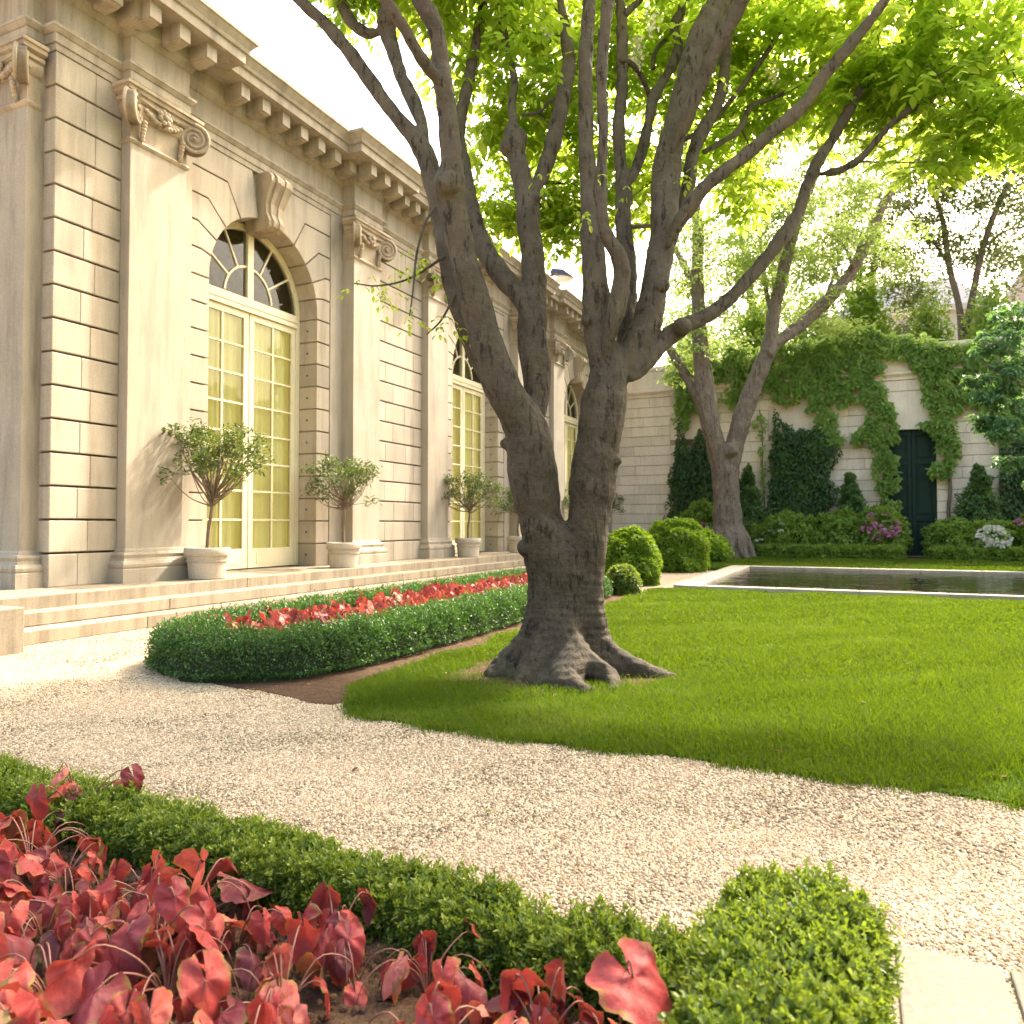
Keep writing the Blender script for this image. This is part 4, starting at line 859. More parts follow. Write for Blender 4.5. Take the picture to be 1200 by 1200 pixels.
bg_tree('leafy_tree', 'loose olive-green tree showing behind the forked locust branches', [d_([(1020,430,6),(1015,380,5),(1022,330,4),(1030,270,3)], 44, 44), d_([(1015,380,3),(990,340,2.5),(970,300,2)], 44, 44)],
        [(1000,300,44,2.2,34),(1040,260,44,2.4,40),(1045,330,44,1.8,32),(1070,350,44,1.7,28),(990,380,44,1.5,24),(990,240,44,2.4,30),(1040,390,43,1.2,16)], M['grey_tree'], .26, 24, .8)
bg_tree('pale_tree', 'pale yellow-green tree seen past the right side of the big trunk', [d_([(895,460,5),(892,420,5),(880,350,4),(872,290,3)], 46, 46), d_([(892,420,3),(905,360,3),(915,310,2)], 46, 46)],
        [(880,330,46,2.2,34),(900,380,46,1.8,34),(850,380,46,1.6,26),(850,300,46,2.0,28),(920,270,46,2.4,34),(950,390,46,1.5,24),(940,320,46,2,28),(800,360,46,1.6,18),(870,420,46,1.0,10)], M['locust'], .26, 24, .8)
bg_tree('tall_tree', 'dim tall tree crown filling the sky beyond the wall near the frame edge', [d_([(1270,420,8),(1265,330,7),(1255,240,5)], 46, 46)],
        [(1240,250,46,4,44),(1190,280,46,2.4,24),(1180,170,47,3,40),(1250,120,47,4,40),(1100,120,47,3.4,40),(1010,150,47,3.2,32),(1350,200,46,5,50),(1480,240,44,5,50)], M['grey_tree'], .3, 24, 1.0)  # last two crown regions lie out of view, added for the window reflections

# ================================================================== SHRUBS AND HEDGES
def hedge(name, path, hw, h, n_leaf, L, Wd, mat, label, cat, group=None, lump=.05, closed=False, z0=0., seed=0., tall=0.5, tm=LOZ, shag=.03):
    Pth = np.array(path, float); Q = catmull(np.c_[Pth, np.zeros(len(Pth))], 10)[:, :2]
    seg = np.r_[0, np.cumsum(np.linalg.norm(np.diff(Q, axis=0), axis=1))]; tot = seg[-1]
    def frame(s):
        x = np.interp(s, seg, Q[:, 0]); y = np.interp(s, seg, Q[:, 1]); e = .05
        tx = np.interp(s+e, seg, Q[:, 0])-np.interp(s-e, seg, Q[:, 0]); ty = np.interp(s+e, seg, Q[:, 1])-np.interp(s-e, seg, Q[:, 1])
        t = np.stack([tx, ty], -1); t = t/(np.linalg.norm(t, axis=-1, keepdims=True)+1e-9); return x, y, t
    def surf(s, a, f):        # a angle round the section 0..pi over the top, f radial factor
        x, y, t = frame(s); p = .55; ca, sa = np.cos(a), np.sin(a)
        ou = np.sign(ca)*np.abs(ca)**p; ov = np.abs(sa)**p
        endt = np.clip(np.minimum(s, tot-s)/hw, 0, 1) if not closed else np.ones_like(s); endf = np.sqrt(1-(1-endt)**2*.9)
        off = ou*hw*f*endf; hh = h*(.0+ov*f)*(.75+.25*endf)
        pos = np.stack([x+off*t[..., 1], y-off*t[..., 0], z0+hh], -1)
        nrm = np.stack([ca*t[..., 1], -ca*t[..., 0], sa], -1)
        ld = nz(pos, 5.5, seed)*.6+nz(pos, 13, seed)*.4; return pos+nrm*(lump*ld)[..., None], nrm
    rt = empty(name, (float(Pth[0][0]), float(Pth[0][1]), z0), label, cat, group)
    s = rng.uniform(0, tot, n_leaf); a = np.arccos(np.clip(rng.uniform(-1.25, 1.25, n_leaf), -1, 1)*.999); a = np.where(rng.random(n_leaf) < .35, rng.uniform(0, math.pi, n_leaf), a)
    pos, nrm = surf(s, a, 1-.22*rng.random(n_leaf)**1.6)
    lowz = pos[:, 2] < z0+.03; pos[lowz, 2] += rng.random(lowz.sum())*h*.5
    sh = np.clip(nz(pos, 38, seed+2)*.7+nz(pos, 75, seed)*.5, 0, 1.2)*shag; pos = pos+nrm*sh[:, None]+np.array([0,0,1.])*(sh*.7)[:, None]
    D = nrm*.55+rvec(n_leaf)*.75; D[:, 2] += .35; Nn = nrm*.6+rvec(n_leaf)*.6; Nn[:, 2] += .3
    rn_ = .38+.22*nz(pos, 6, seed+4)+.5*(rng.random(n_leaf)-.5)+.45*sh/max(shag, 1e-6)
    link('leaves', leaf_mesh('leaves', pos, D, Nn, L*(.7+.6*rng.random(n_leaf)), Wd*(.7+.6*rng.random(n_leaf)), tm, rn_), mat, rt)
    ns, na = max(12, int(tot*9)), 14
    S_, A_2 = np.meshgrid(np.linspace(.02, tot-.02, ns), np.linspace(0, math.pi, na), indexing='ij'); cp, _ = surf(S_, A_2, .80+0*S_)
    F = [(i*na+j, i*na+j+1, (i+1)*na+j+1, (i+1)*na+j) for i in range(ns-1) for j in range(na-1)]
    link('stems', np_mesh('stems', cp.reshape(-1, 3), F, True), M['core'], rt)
    return rt
# the clipped hedge round the far flower bed
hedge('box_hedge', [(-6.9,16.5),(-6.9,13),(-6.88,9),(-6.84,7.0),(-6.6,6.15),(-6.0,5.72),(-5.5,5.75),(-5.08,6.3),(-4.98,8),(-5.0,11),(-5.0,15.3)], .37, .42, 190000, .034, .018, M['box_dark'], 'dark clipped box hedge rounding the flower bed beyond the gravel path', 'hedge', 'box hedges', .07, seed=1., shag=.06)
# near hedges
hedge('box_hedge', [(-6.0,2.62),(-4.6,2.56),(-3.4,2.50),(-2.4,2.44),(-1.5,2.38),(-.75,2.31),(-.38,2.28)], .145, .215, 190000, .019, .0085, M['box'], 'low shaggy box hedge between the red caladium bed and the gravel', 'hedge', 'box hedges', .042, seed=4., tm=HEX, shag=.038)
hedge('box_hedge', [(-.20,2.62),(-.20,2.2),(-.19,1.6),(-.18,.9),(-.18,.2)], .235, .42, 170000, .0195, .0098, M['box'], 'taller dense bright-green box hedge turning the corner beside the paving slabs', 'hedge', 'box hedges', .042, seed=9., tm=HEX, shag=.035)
def blob(name, c, r3, n_leaf, L, mat, label, cat, group=None, cone=0., lump=.12, flowers=None, seed=0., tm=HEX, flat_base=True):
    rt = empty(name, (c[0], c[1], c[2]), label, cat, group); u = rvec(n_leaf); c = np.array(c, float)
    u[:, 2] = np.where(u[:, 2] < -.55, -u[:, 2], u[:, 2]); f = 1-.3*rng.random(n_leaf)**2
    zz = (u[:, 2]+.55)/1.55
    k = (1-cone*zz)
    def shape(u, f):
        zz = np.clip((u[..., 2]+.55)/1.55, 0, 1); k = (1-cone*zz); p = np.stack([u[..., 0]*r3[0]*k, u[..., 1]*r3[1]*k, zz*r3[2]], -1)
        return p*np.stack([f, f, .3+.7*f], -1)
    P = shape(u, f); P = P+u*(lump*min(r3[:2])*(nz(P, 3.2/min(r3[:2]), seed)*.6+nz(P, 7/min(r3[:2]), seed)*.4))[:, None]*np.array([1, 1, 1.4 if lump > .7 else 1.])+c
    D = u*.5+rvec(n_leaf)*.7; D[:, 2] -= .05; Nn = u*.7+rvec(n_leaf)*.5; Nn[:, 2] += .35
    rn_ = .42+.28*nz(P, 4/min(r3[:2]), seed+5)+.5*(rng.random(n_leaf)-.5)
    link('leaves', leaf_mesh('leaves', P, D, Nn, L*(.7+.6*rng.random(n_leaf)), L*.5*(.7+.6*rng.random(n_leaf)), tm, rn_), mat, rt)
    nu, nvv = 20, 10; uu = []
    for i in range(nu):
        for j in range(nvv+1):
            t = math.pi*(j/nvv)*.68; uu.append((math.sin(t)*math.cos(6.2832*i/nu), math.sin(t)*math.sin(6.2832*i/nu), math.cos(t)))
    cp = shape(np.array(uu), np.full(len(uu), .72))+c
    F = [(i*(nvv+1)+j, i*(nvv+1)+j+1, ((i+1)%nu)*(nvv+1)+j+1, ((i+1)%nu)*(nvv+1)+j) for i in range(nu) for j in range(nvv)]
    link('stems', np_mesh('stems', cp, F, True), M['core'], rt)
    if flowers:
        fm, cnt, fr, fc, fs = flowers     # material, heads, head radius, (offset centre unit), spread
        fu = unit(np.array(fc)+rvec(cnt)*fs); fu[:, 2] = np.abs(fu[:, 2])*.9-.05
        FC = shape(fu, np.full(cnt, 1.03))+c; per = 26; q = rvec(cnt*per); q[:, 2] = np.abs(q[:, 2])*.8; FP = np.repeat(FC, per, 0)+q*fr*.8
        link('blossoms', leaf_mesh('blossoms', FP, q+rvec(len(q))*.4, q+rvec(len(q))*.6, fr*.75, fr*.6, HEX), M[fm], rt)
    return rt
blob('globe_shrub', (-5.25,18.6,.0), (.72,.72,1.36), 15000, .085, M['globe'], 'rounded bright green shrub nearest the big trunk, beside the pond path', 'shrub', 'clipped round shrubs', seed=1., lump=.2)
blob('globe_shrub', (-5.45,24.4,.0), (1.0,1.0,1.62), 15000, .10, M['globe'], 'dense round shrub between the nearest globe shrub and the pond corner', 'shrub', 'clipped round shrubs', seed=2., lump=.2)
blob('globe_shrub', (-5.55,28.6,.1), (1.15,1.0,1.05), 9000, .12, M['globe'], 'lowest and flattest round shrub, at the foot of the forked tree', 'shrub', 'clipped round shrubs', seed=3., lump=.25)
blob('globe_shrub', (-4.65,15.9,.0), (.36,.36,.62), 5000, .06, M['box'], 'small low tuft of box at the far hedge end by the trunk', 'shrub', 'clipped round shrubs', seed=4.)
Yb = 35.0
def wx(px, Y): return float(at_y(px, 600, Y)[0])
def row(name, p0, p1, ptop, Y, dep, n_leaf, L, mat, label, cat, **kw):
    x0_, x1_ = wx(p0, Y), wx(p1, Y); zt_ = float(at_y((p0+p1)/2, ptop, Y)[2]); return blob(name, ((x0_+x1_)/2, Y, .12), ((x1_-x0_)/2, dep, zt_-.12), n_leaf, L, mat, label, cat, lump=.3, **kw)
row('rhododendron', 797, 850, 590, 35.2, .9, 7000, .16, M['rhodo'], 'pink-flowered rhododendron left of the forked tree trunk', 'shrub', flowers=('pink', 9, .17, (-.2,-.7,.3), .7), seed=11.)
row('rhododendron', 866, 912, 618, 35.1, .8, 5000, .15, M['rhodo'], 'shrub with cream blossoms just right of the forked tree trunk', 'shrub', flowers=('white', 9, .13, (.4,-.7,.3), .6), seed=12.)
row('azalea', 890, 960, 603, 34.9, .9, 8500, .15, M['rhodo'], 'broad green azalea below the ivy-filled niche', 'shrub', flowers=('white', 3, .10, (-.5,-.6,.5), .4), seed=13.)
row('azalea', 945, 1020, 602, 35.0, .9, 8500, .15, M['rhodo'], 'green azalea between the niche and the pink rhododendron', 'shrub', seed=14.)
row('rhododendron', 1000, 1062, 597, 35.0, .9, 8000, .17, M['rhodo'], 'pink-flowered rhododendron at the left side of the dark door', 'shrub', flowers=('pink', 16, .18, (.0,-.75,.55), .5), seed=15.)
row('azalea', 1084, 1145, 612, 34.9, .9, 7500, .14, M['rhodo'], 'olive azalea at the right side of the dark door', 'shrub', seed=16.)
row('azalea', 1130, 1190, 612, 34.7, .8, 7000, .14, M['rhodo'], 'azalea covered in white blossom right of the door', 'shrub', flowers=('white', 34, .15, (.05,-.8,.4), .45), seed=17.)
row('azalea', 1178, 1240, 606, 34.9, .9, 7000, .15, M['globe'], 'yellow-green azalea with pink blooms at the frame edge', 'shrub', flowers=('pink', 8, .18, (-.3,-.3,.9), .35), seed=18.)
for (a, c, tp, dep, lb, sd_) in ((888,1058,634,.55,'low clipped edging hedge left of the dark door',21.),(1088,1260,635,.55,'low clipped edging hedge right of the dark door',22.)):
    x0_, x1_ = wx(a, 34.1), wx(c, 34.1); hedge('edging_hedge', [(x0_,34.1),((x0_+x1_)/2,34.12),(x1_,34.1)], 0.45, .48, 16000, .11, .06, M['rhodo'], lb, 'hedge', 'edging hedges along the wall', .1, z0=.1, seed=sd_)
for p, tp, hwp, lb in ((878,548,22,'narrow conical shrub behind the forked tree'), (997,562,25,'conical evergreen shrub between the niche and the door'), (1146,552,32,'large conical evergreen shrub right of the door')):
    x_ = wx(p, 35.9); zt_ = float(at_y(p, tp, 35.9)[2]); r_ = hwp*33.5/900; blob('conical_shrub', (x_, 35.8, .13), (r_, min(r_, .85), zt_), 11000, .13, M['conifer'], lb, 'shrub', 'conical shrubs against the wall', cone=.78, lump=.42, seed=p)
# spotlight by the second tree
c = gp(877, 652, .1); b = MB(); b.lathe([(.0,.15),(.13,.15),(.16,.22),(.16,.72),(.19,.74),(.19,.80),(.0,.84)], tuple(c), 16); b.lathe([(.05,0),(.05,.16)], tuple(c), 8)
tag(b.build('garden_lamp', M['black'], smooth=False), 'small dark cylindrical garden lamp at the foot of the forked tree', 'garden lamp')

# creepers on the wall
def creeper(label, regs, n_leaf, L, mat, stems=(), seed=0., tm=HEX, spread=.28, Y=36.3, group=None, name='climbing_vine', cat='vine'):
    """regs: px polygons as ellipses (px, py, half width px, half height px, weight)"""
    wts = np.array([q[4]*q[2]*q[3] for q in regs], float); cnt = rng.multinomial(n_leaf, wts/wts.sum()); P = []
    for (a, c, rx, rz, _), k in zip(regs, cnt):
        t = rng.uniform(0, 6.283, k); q = rng.random(k)**.62*1.12; wob = 1+.25*np.sin(3*t+seed+a)+.15*np.sin(7*t+a)
        o_ = at_y(a, c, Y); sc_ = o_.dot(_v)/900
        g_ = .80 if mat is M['wisteria'] else 1.; P.append(np.c_[o_[0]+g_*rx*sc_*1.05*q*wob*np.cos(t), Y-spread*rng.random(k)**1.3, o_[2]+g_*rz*sc_*q*wob*np.sin(t)])
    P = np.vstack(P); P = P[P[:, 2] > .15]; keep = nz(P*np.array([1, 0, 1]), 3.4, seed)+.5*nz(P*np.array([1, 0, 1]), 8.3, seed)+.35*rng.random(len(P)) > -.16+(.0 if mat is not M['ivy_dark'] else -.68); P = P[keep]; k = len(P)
    D = np.c_[rng.normal(size=k)*.6, -.35+rng.normal(size=k)*.3, -.8+rng.normal(size=k)*.45]; Nn = np.c_[rng.normal(size=k)*.4, -.8+rng.normal(size=k)*.3, .7+rng.normal(size=k)*.3]
    rt = empty(name, (float(P[:, 0].mean()), Y+.15, .13), label, cat, group)
    rn_ = .42+.28*nz(P, 2.2, seed)+.5*(rng.random(k)-.5)
    link('leaves', leaf_mesh('leaves', P, D, Nn, L*(.65+.7*rng.random(k)), L*.55*(.7+.6*rng.random(k)), tm, rn_), mat, rt)
    if stems:
        b = MB()
        for st in stems:
            pts = np.array([at_y(a, c, Y+.06) for a, c, _ in st]); pts[-1][2] = max(.1, pts[-1][2]); Q = catmull(np.c_[pts, [r_*.036 for _, _, r_ in st]], 6); Q[:, 0] += .05*np.sin(np.arange(len(Q))*.9); V, F = tube_np(Q[:, :3], Q[:, 3], 7); b.add(V, F)
        b.build('stem', M['twig'], rt, smooth=True)
    return rt
VG = 'climbing vines on the garden wall'
creeper('leafy creeper spilling over the wall top behind the forked tree', [(800,430,18,24,1),(820,465,22,28,1),(835,420,26,26,.9),(868,425,24,26,.9),(905,430,25,24,1),(930,452,32,20,1),(935,415,35,20,1),(865,465,18,18,.4),(800,470,10,40,.8),(880,455,20,16,.8)], 11000, .21, M['wisteria'], (), 1., group=VG)
creeper('leafy creeper draped along the wall top above the ivy niche', [(960,425,34,24,1.1),(1000,430,30,34,1),(960,462,20,22,1),(968,490,14,26,1),(968,515,18,12,1),(1020,455,18,26,.9),(1000,395,40,14,.8),(1025,405,28,22,1),(985,460,20,16,.7),(1060,400,20,12,.7)], 12000, .21, M['wisteria'], ([(968,520,1.8),(971,560,2),(968,600,2.2),(969,640,2.4)],), 2., group=VG)
creeper('creeper strand hanging down the left side of the dark door', [(1030,480,14,24,1),(1026,512,22,14,1.1),(1038,500,14,20,1),(1036,540,13,20,1),(1040,570,12,14,1),(1042,590,10,10,.8),(1012,510,12,10,.6),(1045,545,8,12,.7)], 6500, .20, M['wisteria'], ([(1033,470,1.5),(1036,540,2),(1034,600,2.4),(1031,645,2.6)],), 3., group=VG)
creeper('creeper strand hanging down the right side of the dark door', [(1098,450,16,24,1),(1108,480,16,20,1),(1100,500,16,18,1),(1112,520,12,18,.9),(1098,550,9,10,.8),(1110,545,8,16,.6),(1090,430,20,14,1)], 5500, .20, M['wisteria'], ([(1106,470,1.5),(1111,540,1.8),(1113,600,2),(1115,645,2.2)],), 4., group=VG)
creeper('creeper over the wall top above the dogwood', [(1090,412,36,16,1),(1130,415,30,14,1),(1150,440,26,24,1),(1130,460,22,16,.7),(1180,430,26,26,1),(1170,480,22,26,.8)], 7500, .22, M['wisteria'], ([(1172,520,2),(1175,580,2.2),(1177,645,2.4)],), 5., group=VG)
creeper('thin sparse vine climbing the bare wall left of the ivy niche', [(893,520,5,20,.3),(895,560,3,30,.25),(894,600,4,20,.25),(890,495,8,10,.5)], 500, .13, M['wisteria'], ([(890,480,.6),(895,560,.7),(893,640,.8)],), 6., group=VG)
IG = 'dark ivy panels filling the wall niches'
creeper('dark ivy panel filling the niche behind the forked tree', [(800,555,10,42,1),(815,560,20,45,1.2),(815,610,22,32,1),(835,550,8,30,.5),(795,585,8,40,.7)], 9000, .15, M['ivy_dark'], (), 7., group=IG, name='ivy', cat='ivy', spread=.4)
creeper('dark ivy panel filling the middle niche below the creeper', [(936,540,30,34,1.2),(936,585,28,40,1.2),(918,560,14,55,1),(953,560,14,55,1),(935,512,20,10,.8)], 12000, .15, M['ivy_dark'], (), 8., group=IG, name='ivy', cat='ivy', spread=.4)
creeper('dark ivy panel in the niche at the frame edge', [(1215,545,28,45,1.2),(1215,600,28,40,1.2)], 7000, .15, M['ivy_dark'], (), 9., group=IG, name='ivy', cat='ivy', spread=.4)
# shrubs standing behind the parapet
for (a, c, d, r_, w_, lb, mt_) in ((815,402,39,1.0,1.5,'bushy shrub above the wall behind the forked tree','wisteria'),(885,388,39.4,1.2,1.3,'yellow-green shrub above the wall between the forked limbs','globe'),(955,372,39.2,1.3,1.7,'tall loose shrub above the wall over the ivy niche','wisteria'),(1012,352,39.6,1.5,1.3,'highest shrub above the wall, left of the thin leaning stems','globe'),(1088,380,39,1.0,1.5,'dark shrub above the wall over the door','rhodo'),(1160,372,39.4,1.4,1.6,'shrub above the wall behind the dogwood','wisteria')):
    p = at(a, c, d); blob('wall_top_shrub', (p[0], p[1], 0), (w_, 1.1, p[2]+r_), 8000, .24, M[mt_], lb, 'shrub', 'shrubs behind the parapet', seed=a, lump=.75)
# dogwood at the right edge
dgw = gp(1262, 668, .1); dw = empty('dogwood_tree', tuple(dgw), 'blue-green dogwood with layered drooping leaves reaching in at the frame edge', 'tree')
dd = float(dgw.dot(_v)); b = MB()
for L_ in (d_([(1262,668,8),(1258,600,6),(1255,520,5),(1262,430,4),(1265,360,3)], dd, dd), d_([(1256,520,4),(1220,470,3),(1180,440,2),(1150,425,1)], dd, dd-.5), d_([(1258,560,3),(1215,520,2.5),(1170,500,1.5)], dd, dd-.4), d_([(1262,430,3),(1220,390,2),(1180,370,1)], dd, dd)):
    V, F = limb_np(L_, 8, 5); b.add(V, F)
b.build('trunk', M['bark_rough'], dw, smooth=True)
REGD = [(1190,370,dd,.75,26),(1168,400,dd-.3,.65,22),(1185,440,dd-.3,.75,30),(1160,465,dd-.2,.5,18),(1180,500,dd-.4,.7,26),(1155,490,dd,.35,9),(1185,540,dd-.2,.4,10),(1220,480,dd,1.2,36),(1230,400,dd,1.2,36),(1145,445,dd,.3,6),(1240,560,dd,.9,20)]
C = np.vstack([at(a, c, d)+rvec(k)*(r_*rng.random(k)**.4)[:, None]*np.array([1, 1, .7]) for a, c, d, r_, k in REGD])
link('crown', sprays(C, .26, 26, .20, .095, 'crown', OVAL, .55, .45), M['dogwood'], dw)

# ================================================================== POTTED TREES
def tub_tree(X_, Y_, crown_h, crown_w, n_cl, lean, label, seed):
    rt = empty('potted_tree', (X_, Y_, .54), label, 'potted tree', 'potted trees along the terrace'); c = np.array([X_, Y_, .54])
    b = MB(); b.lathe([(0,.0),(.285,.0),(.30,.015),(.335,.40),(.372,.405),(.385,.43),(.385,.52),(.37,.545),(.34,.55),(.325,.52),(.32,.47),(0,.47)], tuple(c), 36)
    b.lathe([(.338,.30),(.348,.305),(.350,.325),(.34,.33)], tuple(c), 36)
    o_ = b.build('planter', M['concrete'], rt, smooth=True); o_.modifiers.new('split', 'EDGE_SPLIT').split_angle = R(35)
    b = MB(); b.lathe([(0,.50),(.323,.485)], tuple(c), 20); b.build('soil', M['soil'], rt)
    rg = np.random.default_rng(int(seed)); b = MB(); top = c+np.array([lean[0], lean[1], crown_h])
    stem = catmull([c+[0,0,.45], c+np.array([lean[0]*.2-.03, lean[1]*.2+.02, .85]), c+np.array([lean[0]*.5+.03, lean[1]*.5-.03, 1.15]), c+np.array([lean[0]*.75, lean[1]*.75, 1.5])], 6)
    V, F = tube_np(stem, np.linspace(.036, .026, len(stem)), 8); b.add(V, F); C = []
    for k in range(n_cl):
        a = rg.uniform(0, 6.283); rr = crown_w*rg.random()**.5; z_ = crown_h-.75*rg.random()**1.2-.25*(rr/crown_w)**2; e = c+np.array([lean[0]+rr*math.cos(a), lean[1]+rr*math.sin(a), z_]); C.append(e)
        q = stem[-1-int(rg.integers(0, 5))]; mid = q*.5+e*.5+np.array([0,0,-.08])+rg.normal(size=3)*.04
        Q = catmull([q, mid, e], 4); V, F = tube_np(Q, np.linspace(.014, .004, len(Q)), 5); b.add(V, F)
    b.build('trunk', M['twig'], rt, smooth=True)
    link('crown', sprays(np.array(C), .19, 46, .082, .036, 'crown', HEX, .05, .8), M['tub'], rt)
    return rt
tub_tree(-10.45, 10.05, 2.72, .88, 64, (.05,.12), 'potted tree nearest the corner, with the widest crown, before the first window', 1)
tub_tree(-10.45, 13.95, 2.42, .78, 46, (.04,-.05), 'potted tree right of the nearest window, before the pilaster', 2)
tub_tree(-10.45, 19.85, 2.45, .86, 58, (0,.1), 'potted tree at the left side of the middle window', 3)
tub_tree(-10.45, 23.45, 2.3, .8, 50, (0,0), 'potted tree right of the middle window, half behind the big trunk', 4)
tub_tree(-10.45, 29.45, 2.4, .8, 44, (0,0), 'potted tree left of the farthest window, glimpsed in the trunk fork', 5)
tub_tree(-10.45, 33.05, 2.4, .8, 44, (0,0), 'potted tree right of the farthest window, behind the right stem', 6)

# ================================================================== FLOWER BEDS WITH CALADIUMS
# front bed soil, lumpy
nx_, ny_ = 130, 60; gx, gy = np.meshgrid(np.linspace(-6, -.35, nx_), np.linspace(.2, 2.45, ny_), indexing='ij')
G = np.stack([gx, gy, 0*gx], -1); gz = .05+.018*nz(G, 6)+.012*nz(G, 17, 2.)+.008*nz(G, 37, 4.)+.01*(rng.random(gx.shape)-.5)
F = [(i*ny_+j, (i+1)*ny_+j, (i+1)*ny_+j+1, i*ny_+j+1) for i in range(nx_-1) for j in range(ny_-1)]
tag(link('soil', np_mesh('soil', np.stack([gx, gy, gz], -1).reshape(-1, 3), F, True), M['soil']), kind='structure')
cn = 9000; cp = np.c_[rng.uniform(-4.5, -.4, cn), rng.uniform(.6, 2.4, cn), np.full(cn, .055)]; cs = .004+.014*rng.random(cn)**3
V = (cp[:, None]+(tv[None]*(1+.5*(rng.random((cn, 11, 1))-.5)))*cs[:, None, None]); F = (np.array(tf)[None]+(np.arange(cn)*11)[:, None, None]).reshape(-1, 3)
tag(link('soil_crumbs', np_mesh('soil_crumbs', V.reshape(-1, 3), F), M['soil']), kind='stuff')
sheet('far_bed_soil', [(-7.2,6.1),(-5.2,6.1),(-5.0,7),(-5.0,16),(-7.2,16)], .09, M['soil'])
# heart-shaped leaf
PHI = np.linspace(-R(171), R(171), 45); RINGS = [.18, .36, .54, .7, .85, 1.]
def heart_r(p): a = np.abs(p); return np.where(a < R(105), .44+.56*np.exp(-(a/.50)**1.2), .44+.07*np.sin(np.clip((a-R(105))/R(66), 0, 1)*math.pi*.8))
def caladium_leaf(base, yaw, pitch, roll, size, fold, curl, rg, wide=.94):
    V = [(0,0,0)]; A = [(0,0,0)]; hr = heart_r(PHI); k1, k2 = rg.uniform(0, 6, 2); k3, tw = rg.uniform(-1, 1), rg.normal()*.7
    for rr in RINGS:
        for p, h in zip(PHI, hr):
            w_ = 1+(.03*math.sin(p*9+k1)+.022*math.sin(p*17+k2))*rr; x, y = rr*h*w_*math.sin(p)*wide, rr*h*w_*math.cos(p)
            xe_ = math.sqrt(x*x+.003)-.055
            z = -fold*.62*xe_*(1+.4*k3*(1 if x > 0 else -1)*abs(x)*2)-curl*(max(y, 0)**2)*.5-.22*(max(-y, 0)**1.3)+tw*x*y*1.2
            z += rr*rr*(.075*math.sin(p*2+k1)+.045*math.sin(p*5+k2))+.045*math.sin(x*8+k2)*math.sin(y*7+k1)+.02*math.sin(x*17+y*13+k1)
            V.append((x, y, z)); A.append((p, rr, 0))
    V = np.array(V)*size; F = []; n_ = len(PHI)
    for i in range(n_-1): F.append((0, 1+i+1, 1+i))
    for k in range(len(RINGS)-1):
        for i in range(n_-1):
            a, c = 1+k*n_+i, 1+(k+1)*n_+i; F += [(a, a+1, c+1), (a, c+1, c)]
    cp_, sp_ = math.cos(pitch), math.sin(pitch); cr, sr = math.cos(roll), math.sin(roll); cy, sy = math.cos(yaw), math.sin(yaw)
    V = np.stack([V[:, 0]*cr+V[:, 2]*sr, V[:, 1], -V[:, 0]*sr+V[:, 2]*cr], 1)
    V = np.stack([V[:, 0], V[:, 1]*cp_-V[:, 2]*sp_, V[:, 1]*sp_+V[:, 2]*cp_], 1)
    V = np.stack([V[:, 0]*cy-V[:, 1]*sy, V[:, 0]*sy+V[:, 1]*cy, V[:, 2]], 1)+np.array(base)
    return V, F, A
def caladium_proto(seed, nl, hmul=1., big=None):
    rg = np.random.default_rng(seed); V, F, A, Rn = [], [], [], []; b = MB(); n0 = 0
    for k in range(nl):
        yaw = rg.uniform(0, 6.283); h = hmul*rg.uniform(.05, .19); out_ = rg.uniform(.04, .22); size = rg.uniform(.07, .135); pitch = R(rg.uniform(-88, -25)); fold = rg.uniform(.3, 1.9); curl = rg.uniform(.3, 1.6)
        if rg.random() < .2: h *= .45; out_ *= 1.3
        if big and k == 0: yaw, h, out_, size, pitch, fold, curl = big
        dx, dy = -math.sin(yaw), math.cos(yaw); e = np.array([dx*out_, dy*out_, h])
        st = catmull([(0,0,-.02), (dx*out_*.25, dy*out_*.25, h*.65), (dx*out_*.7, dy*out_*.7, h*1.12), tuple(e)], 4); Vt, Ft = tube_np(st, np.linspace(.0036, .0022, len(st)), 6); b.add(Vt, Ft)
        v, f, a = caladium_leaf(e, yaw, pitch, rg.normal()*.35 if not (big and k == 0) else .1, size, fold, curl, rg, .98 if not (big and k == 0) else 1.35)
        V.append(v); F += [tuple(n0+i for i in q) for q in f]; A += a; Rn += [rg.random()]*len(v); n0 += len(v)
        if big and k == 0: Rn[-len(v):] = [.44]*len(v)
    for k in range(rg.integers(4, 8)):      # bare fallen stalks
        yaw = rg.uniform(0, 6.283); L_ = rg.uniform(.10, .26); dx, dy = math.cos(yaw), math.sin(yaw)
        st = catmull([(0,0,-.01), (dx*L_*.4, dy*L_*.4, .13), (dx*L_*.8, dy*L_*.8, .10), (dx*L_, dy*L_, .0)], 4); Vt, Ft = tube_np(st, .0024, 5); b.add(Vt, Ft)
    lm = np_mesh('leaves', np.vstack(V), F, True, {'rnd': ('FLOAT', Rn), 'leaf': ('FLOAT_VECTOR', A)}); lm.materials.append(M['caladium'])
    sm_ = b.mesh('stalks', True); sm_.materials.append(M['stalk']); return lm, sm_
PROT = [caladium_proto(100+k, int(11+k % 4)) for k in range(9)]
def plant(pr, loc, rz, sc_, label, group):
    rt = empty('caladium', loc, label, 'caladium', group, rz); rt.scale = (sc_,)*3
    for nm, me in (('leaves', pr[0]), ('stalks', pr[1])):
        o_ = bpy.data.objects.new(nm, me); col.objects.link(o_); o_.parent = rt
    return rt
FB = 'red caladiums in the front bed'
spots = []
for i in range(4000):
    x, y = rng.uniform(-4.2, -.72), rng.uniform(.75, 2.12)
    if x < -1.61*y-.35: continue
    dmin = .225 if x < -1.75 else .31
    if all((x-a)**2+(y-c)**2 > dmin**2 for a, c in spots): spots.append((x, y))
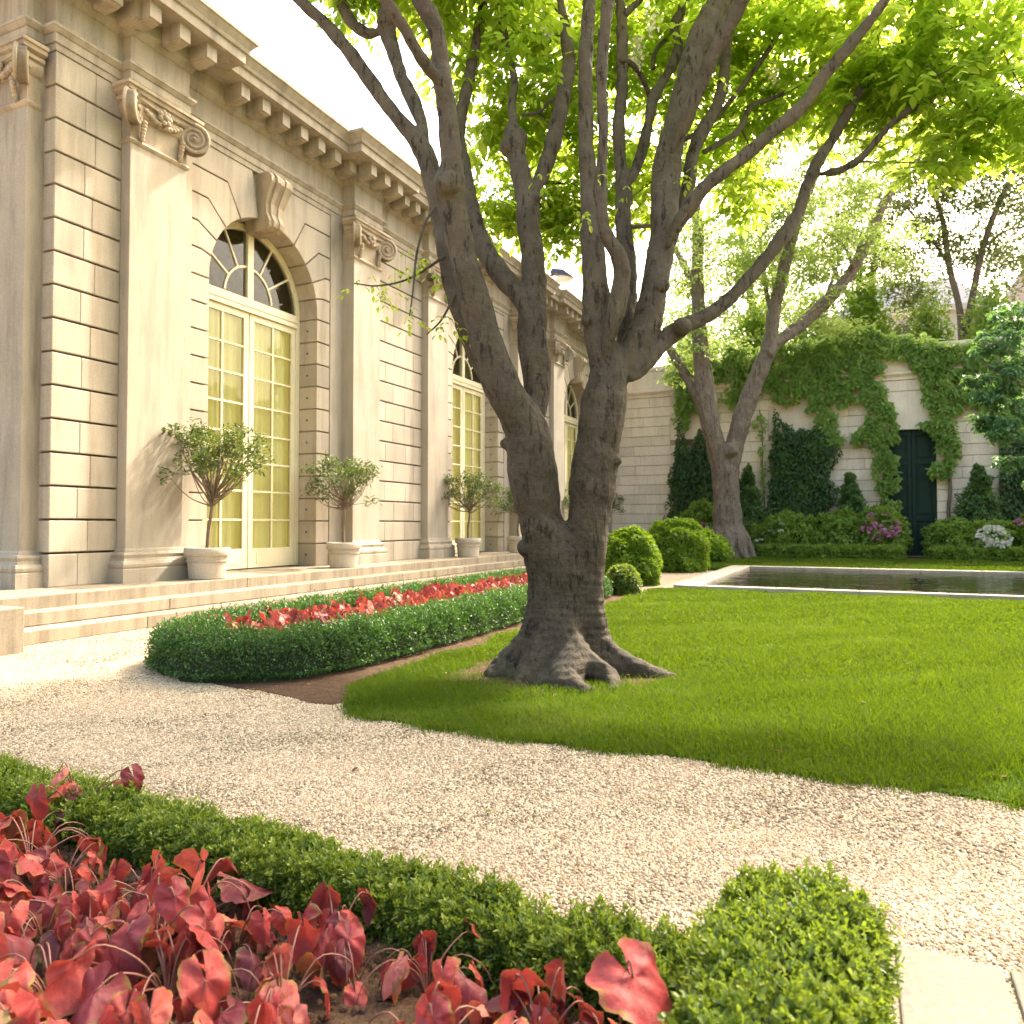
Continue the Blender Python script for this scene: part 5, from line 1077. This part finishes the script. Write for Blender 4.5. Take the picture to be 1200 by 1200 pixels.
for i, (x, y) in enumerate(spots):
    plant(PROT[i % 9], (x, y, .05), rng.uniform(0, 6.28), rng.uniform(.85, 1.25), 'drooping red-leaved caladium crowded among the others in the front bed', FB)
e = at(742, 1146, 1.98); bl = caladium_proto(305, 4, .7, (R(-108), float(e[2])-.05, .05, .185, R(-40), .12, .35)); plant(bl, (float(e[0])-.05*.95, float(e[1])+.05*.31, .05), 0, 1.0, 'caladium with one very large flat red leaf beside the corner hedge', FB)
tl = caladium_proto(302, 8, 1.55); g_ = gp(120, 905, .3); plant(tl, (float(g_[0]), float(g_[1])-.12, .05), .5, 1.1, 'tallest caladium, standing up against the low hedge at the left', FB)
spots2 = []
for i in range(3000):
    x, y = rng.uniform(-6.6, -5.42), rng.uniform(6.15, 15.6)
    if all((x-a)**2+(y-c)**2 > .22**2 for a, c in spots2): spots2.append((x, y))
for i, (x, y) in enumerate(spots2):
    plant(PROT[i % 9], (x, y, .16), rng.uniform(0, 6.28), rng.uniform(1.2, 1.6), 'small red caladium in the far bed inside the clipped dark hedge', 'red caladiums in the far bed')

# ================================================================== BEYOND THE WALL
def house(name, label, x0_, x1_, y0_, y1_, h, wm, nwin, storeys, roof):
    rt = empty(name, (x0_, y0_, 0), label, 'building', 'buildings beyond the garden'); b = MB(); b.box(x0_, x1_, y0_, y1_, -.1, h); b.build('wall', wm, rt)
    if roof:
        b = MB(); ins = 2.2; z = h; b.add([(x0_-.2,y0_-.2,z),(x1_+.2,y0_-.2,z),(x1_+.2,y1_,z),(x0_-.2,y1_,z),(x0_+ins,y0_+ins,z+roof),(x1_-ins,y0_+ins,z+roof),(x1_-ins,y1_-ins,z+roof),(x0_+ins,y1_-ins,z+roof)], [(0,1,5,4),(1,2,6,5),(2,3,7,6),(3,0,4,7),(4,5,6,7)]); b.build('roof', M['slate'], rt)
    b = MB(); b.box(x0_-.35, x1_+.35, y0_-.35, y0_+.01, h-.45, h-.02); b.build('cornice', wm, rt)
    wd_ = (x1_-x0_)/nwin
    for i in range(nwin):
        for k in range(storeys):
            xc = x0_+wd_*(i+.5); z0 = 1.2+k*(h-1)/storeys
            b = MB(); b.box(xc-.75, xc+.75, y0_-.08, y0_+.02, z0-.1, z0+.02); b.box(xc-.75, xc-.6, y0_-.06, y0_+.02, z0+.02, z0+2.2); b.box(xc+.6, xc+.75, y0_-.06, y0_+.02, z0+.02, z0+2.2); b.box(xc-.75, xc+.75, y0_-.09, y0_+.02, z0+2.2, z0+2.4)
            f = b.build('window', M['house'], rt); b = MB(); b.box(xc-.6, xc+.6, y0_-.03, y0_+.01, z0+.02, z0+2.2); link('pane', b.mesh('pane'), M['pane_far'], f, False)
house('town_house', 'pale stone town house with slate roof behind the trees above the wall', -1.5, 8.5, 64, 76, 17.5, M['house'], 4, 4, 2.6)
house('apartment_house', 'brownish apartment house beyond the wall at the frame edge', 10.2, 30, 60, 75, 19.0, M['house_brick'], 6, 5, 0)
# street lamp seen through the stems
c = at(659, 328, 47); lp = empty('street_lamp', (c[0]-1.2, c[1], 0), 'dark street lamp head seen between the stems over the far cornice', 'street lamp'); b = MB()
b.tube([(c[0]-1.2,c[1],0),(c[0]-1.2,c[1],c[2]-.3),(c[0]-1.1,c[1],c[2]+.3),(c[0]-.4,c[1],c[2]+.45)], .09, 8); b.build('pole', M['black'], lp)
b = MB(); b.add([(c[0]-.7,c[1]-.35,c[2]+.45),(c[0]+.75,c[1]-.35,c[2]+.05),(c[0]+.75,c[1]+.35,c[2]+.05),(c[0]-.7,c[1]+.35,c[2]+.45),(c[0]-.6,c[1]-.2,c[2]+.75),(c[0]+.1,c[1]-.2,c[2]+.6),(c[0]+.1,c[1]+.2,c[2]+.6),(c[0]-.6,c[1]+.2,c[2]+.75)], [(3,2,1,0),(4,5,6,7),(0,1,5,4),(1,2,6,5),(2,3,7,6),(3,0,4,7)]); b.build('lamp_head', M['black'], lp)
b = MB(); b.ball((c[0]+.15,c[1],c[2]+.1), (.6,.3,.28), 12, 8); b.build('lamp_glass', M['white'], lp, smooth=True)

# tidy helper properties
for o_ in bpy.data.objects:
    if '_o' in o_: del o_['_o']
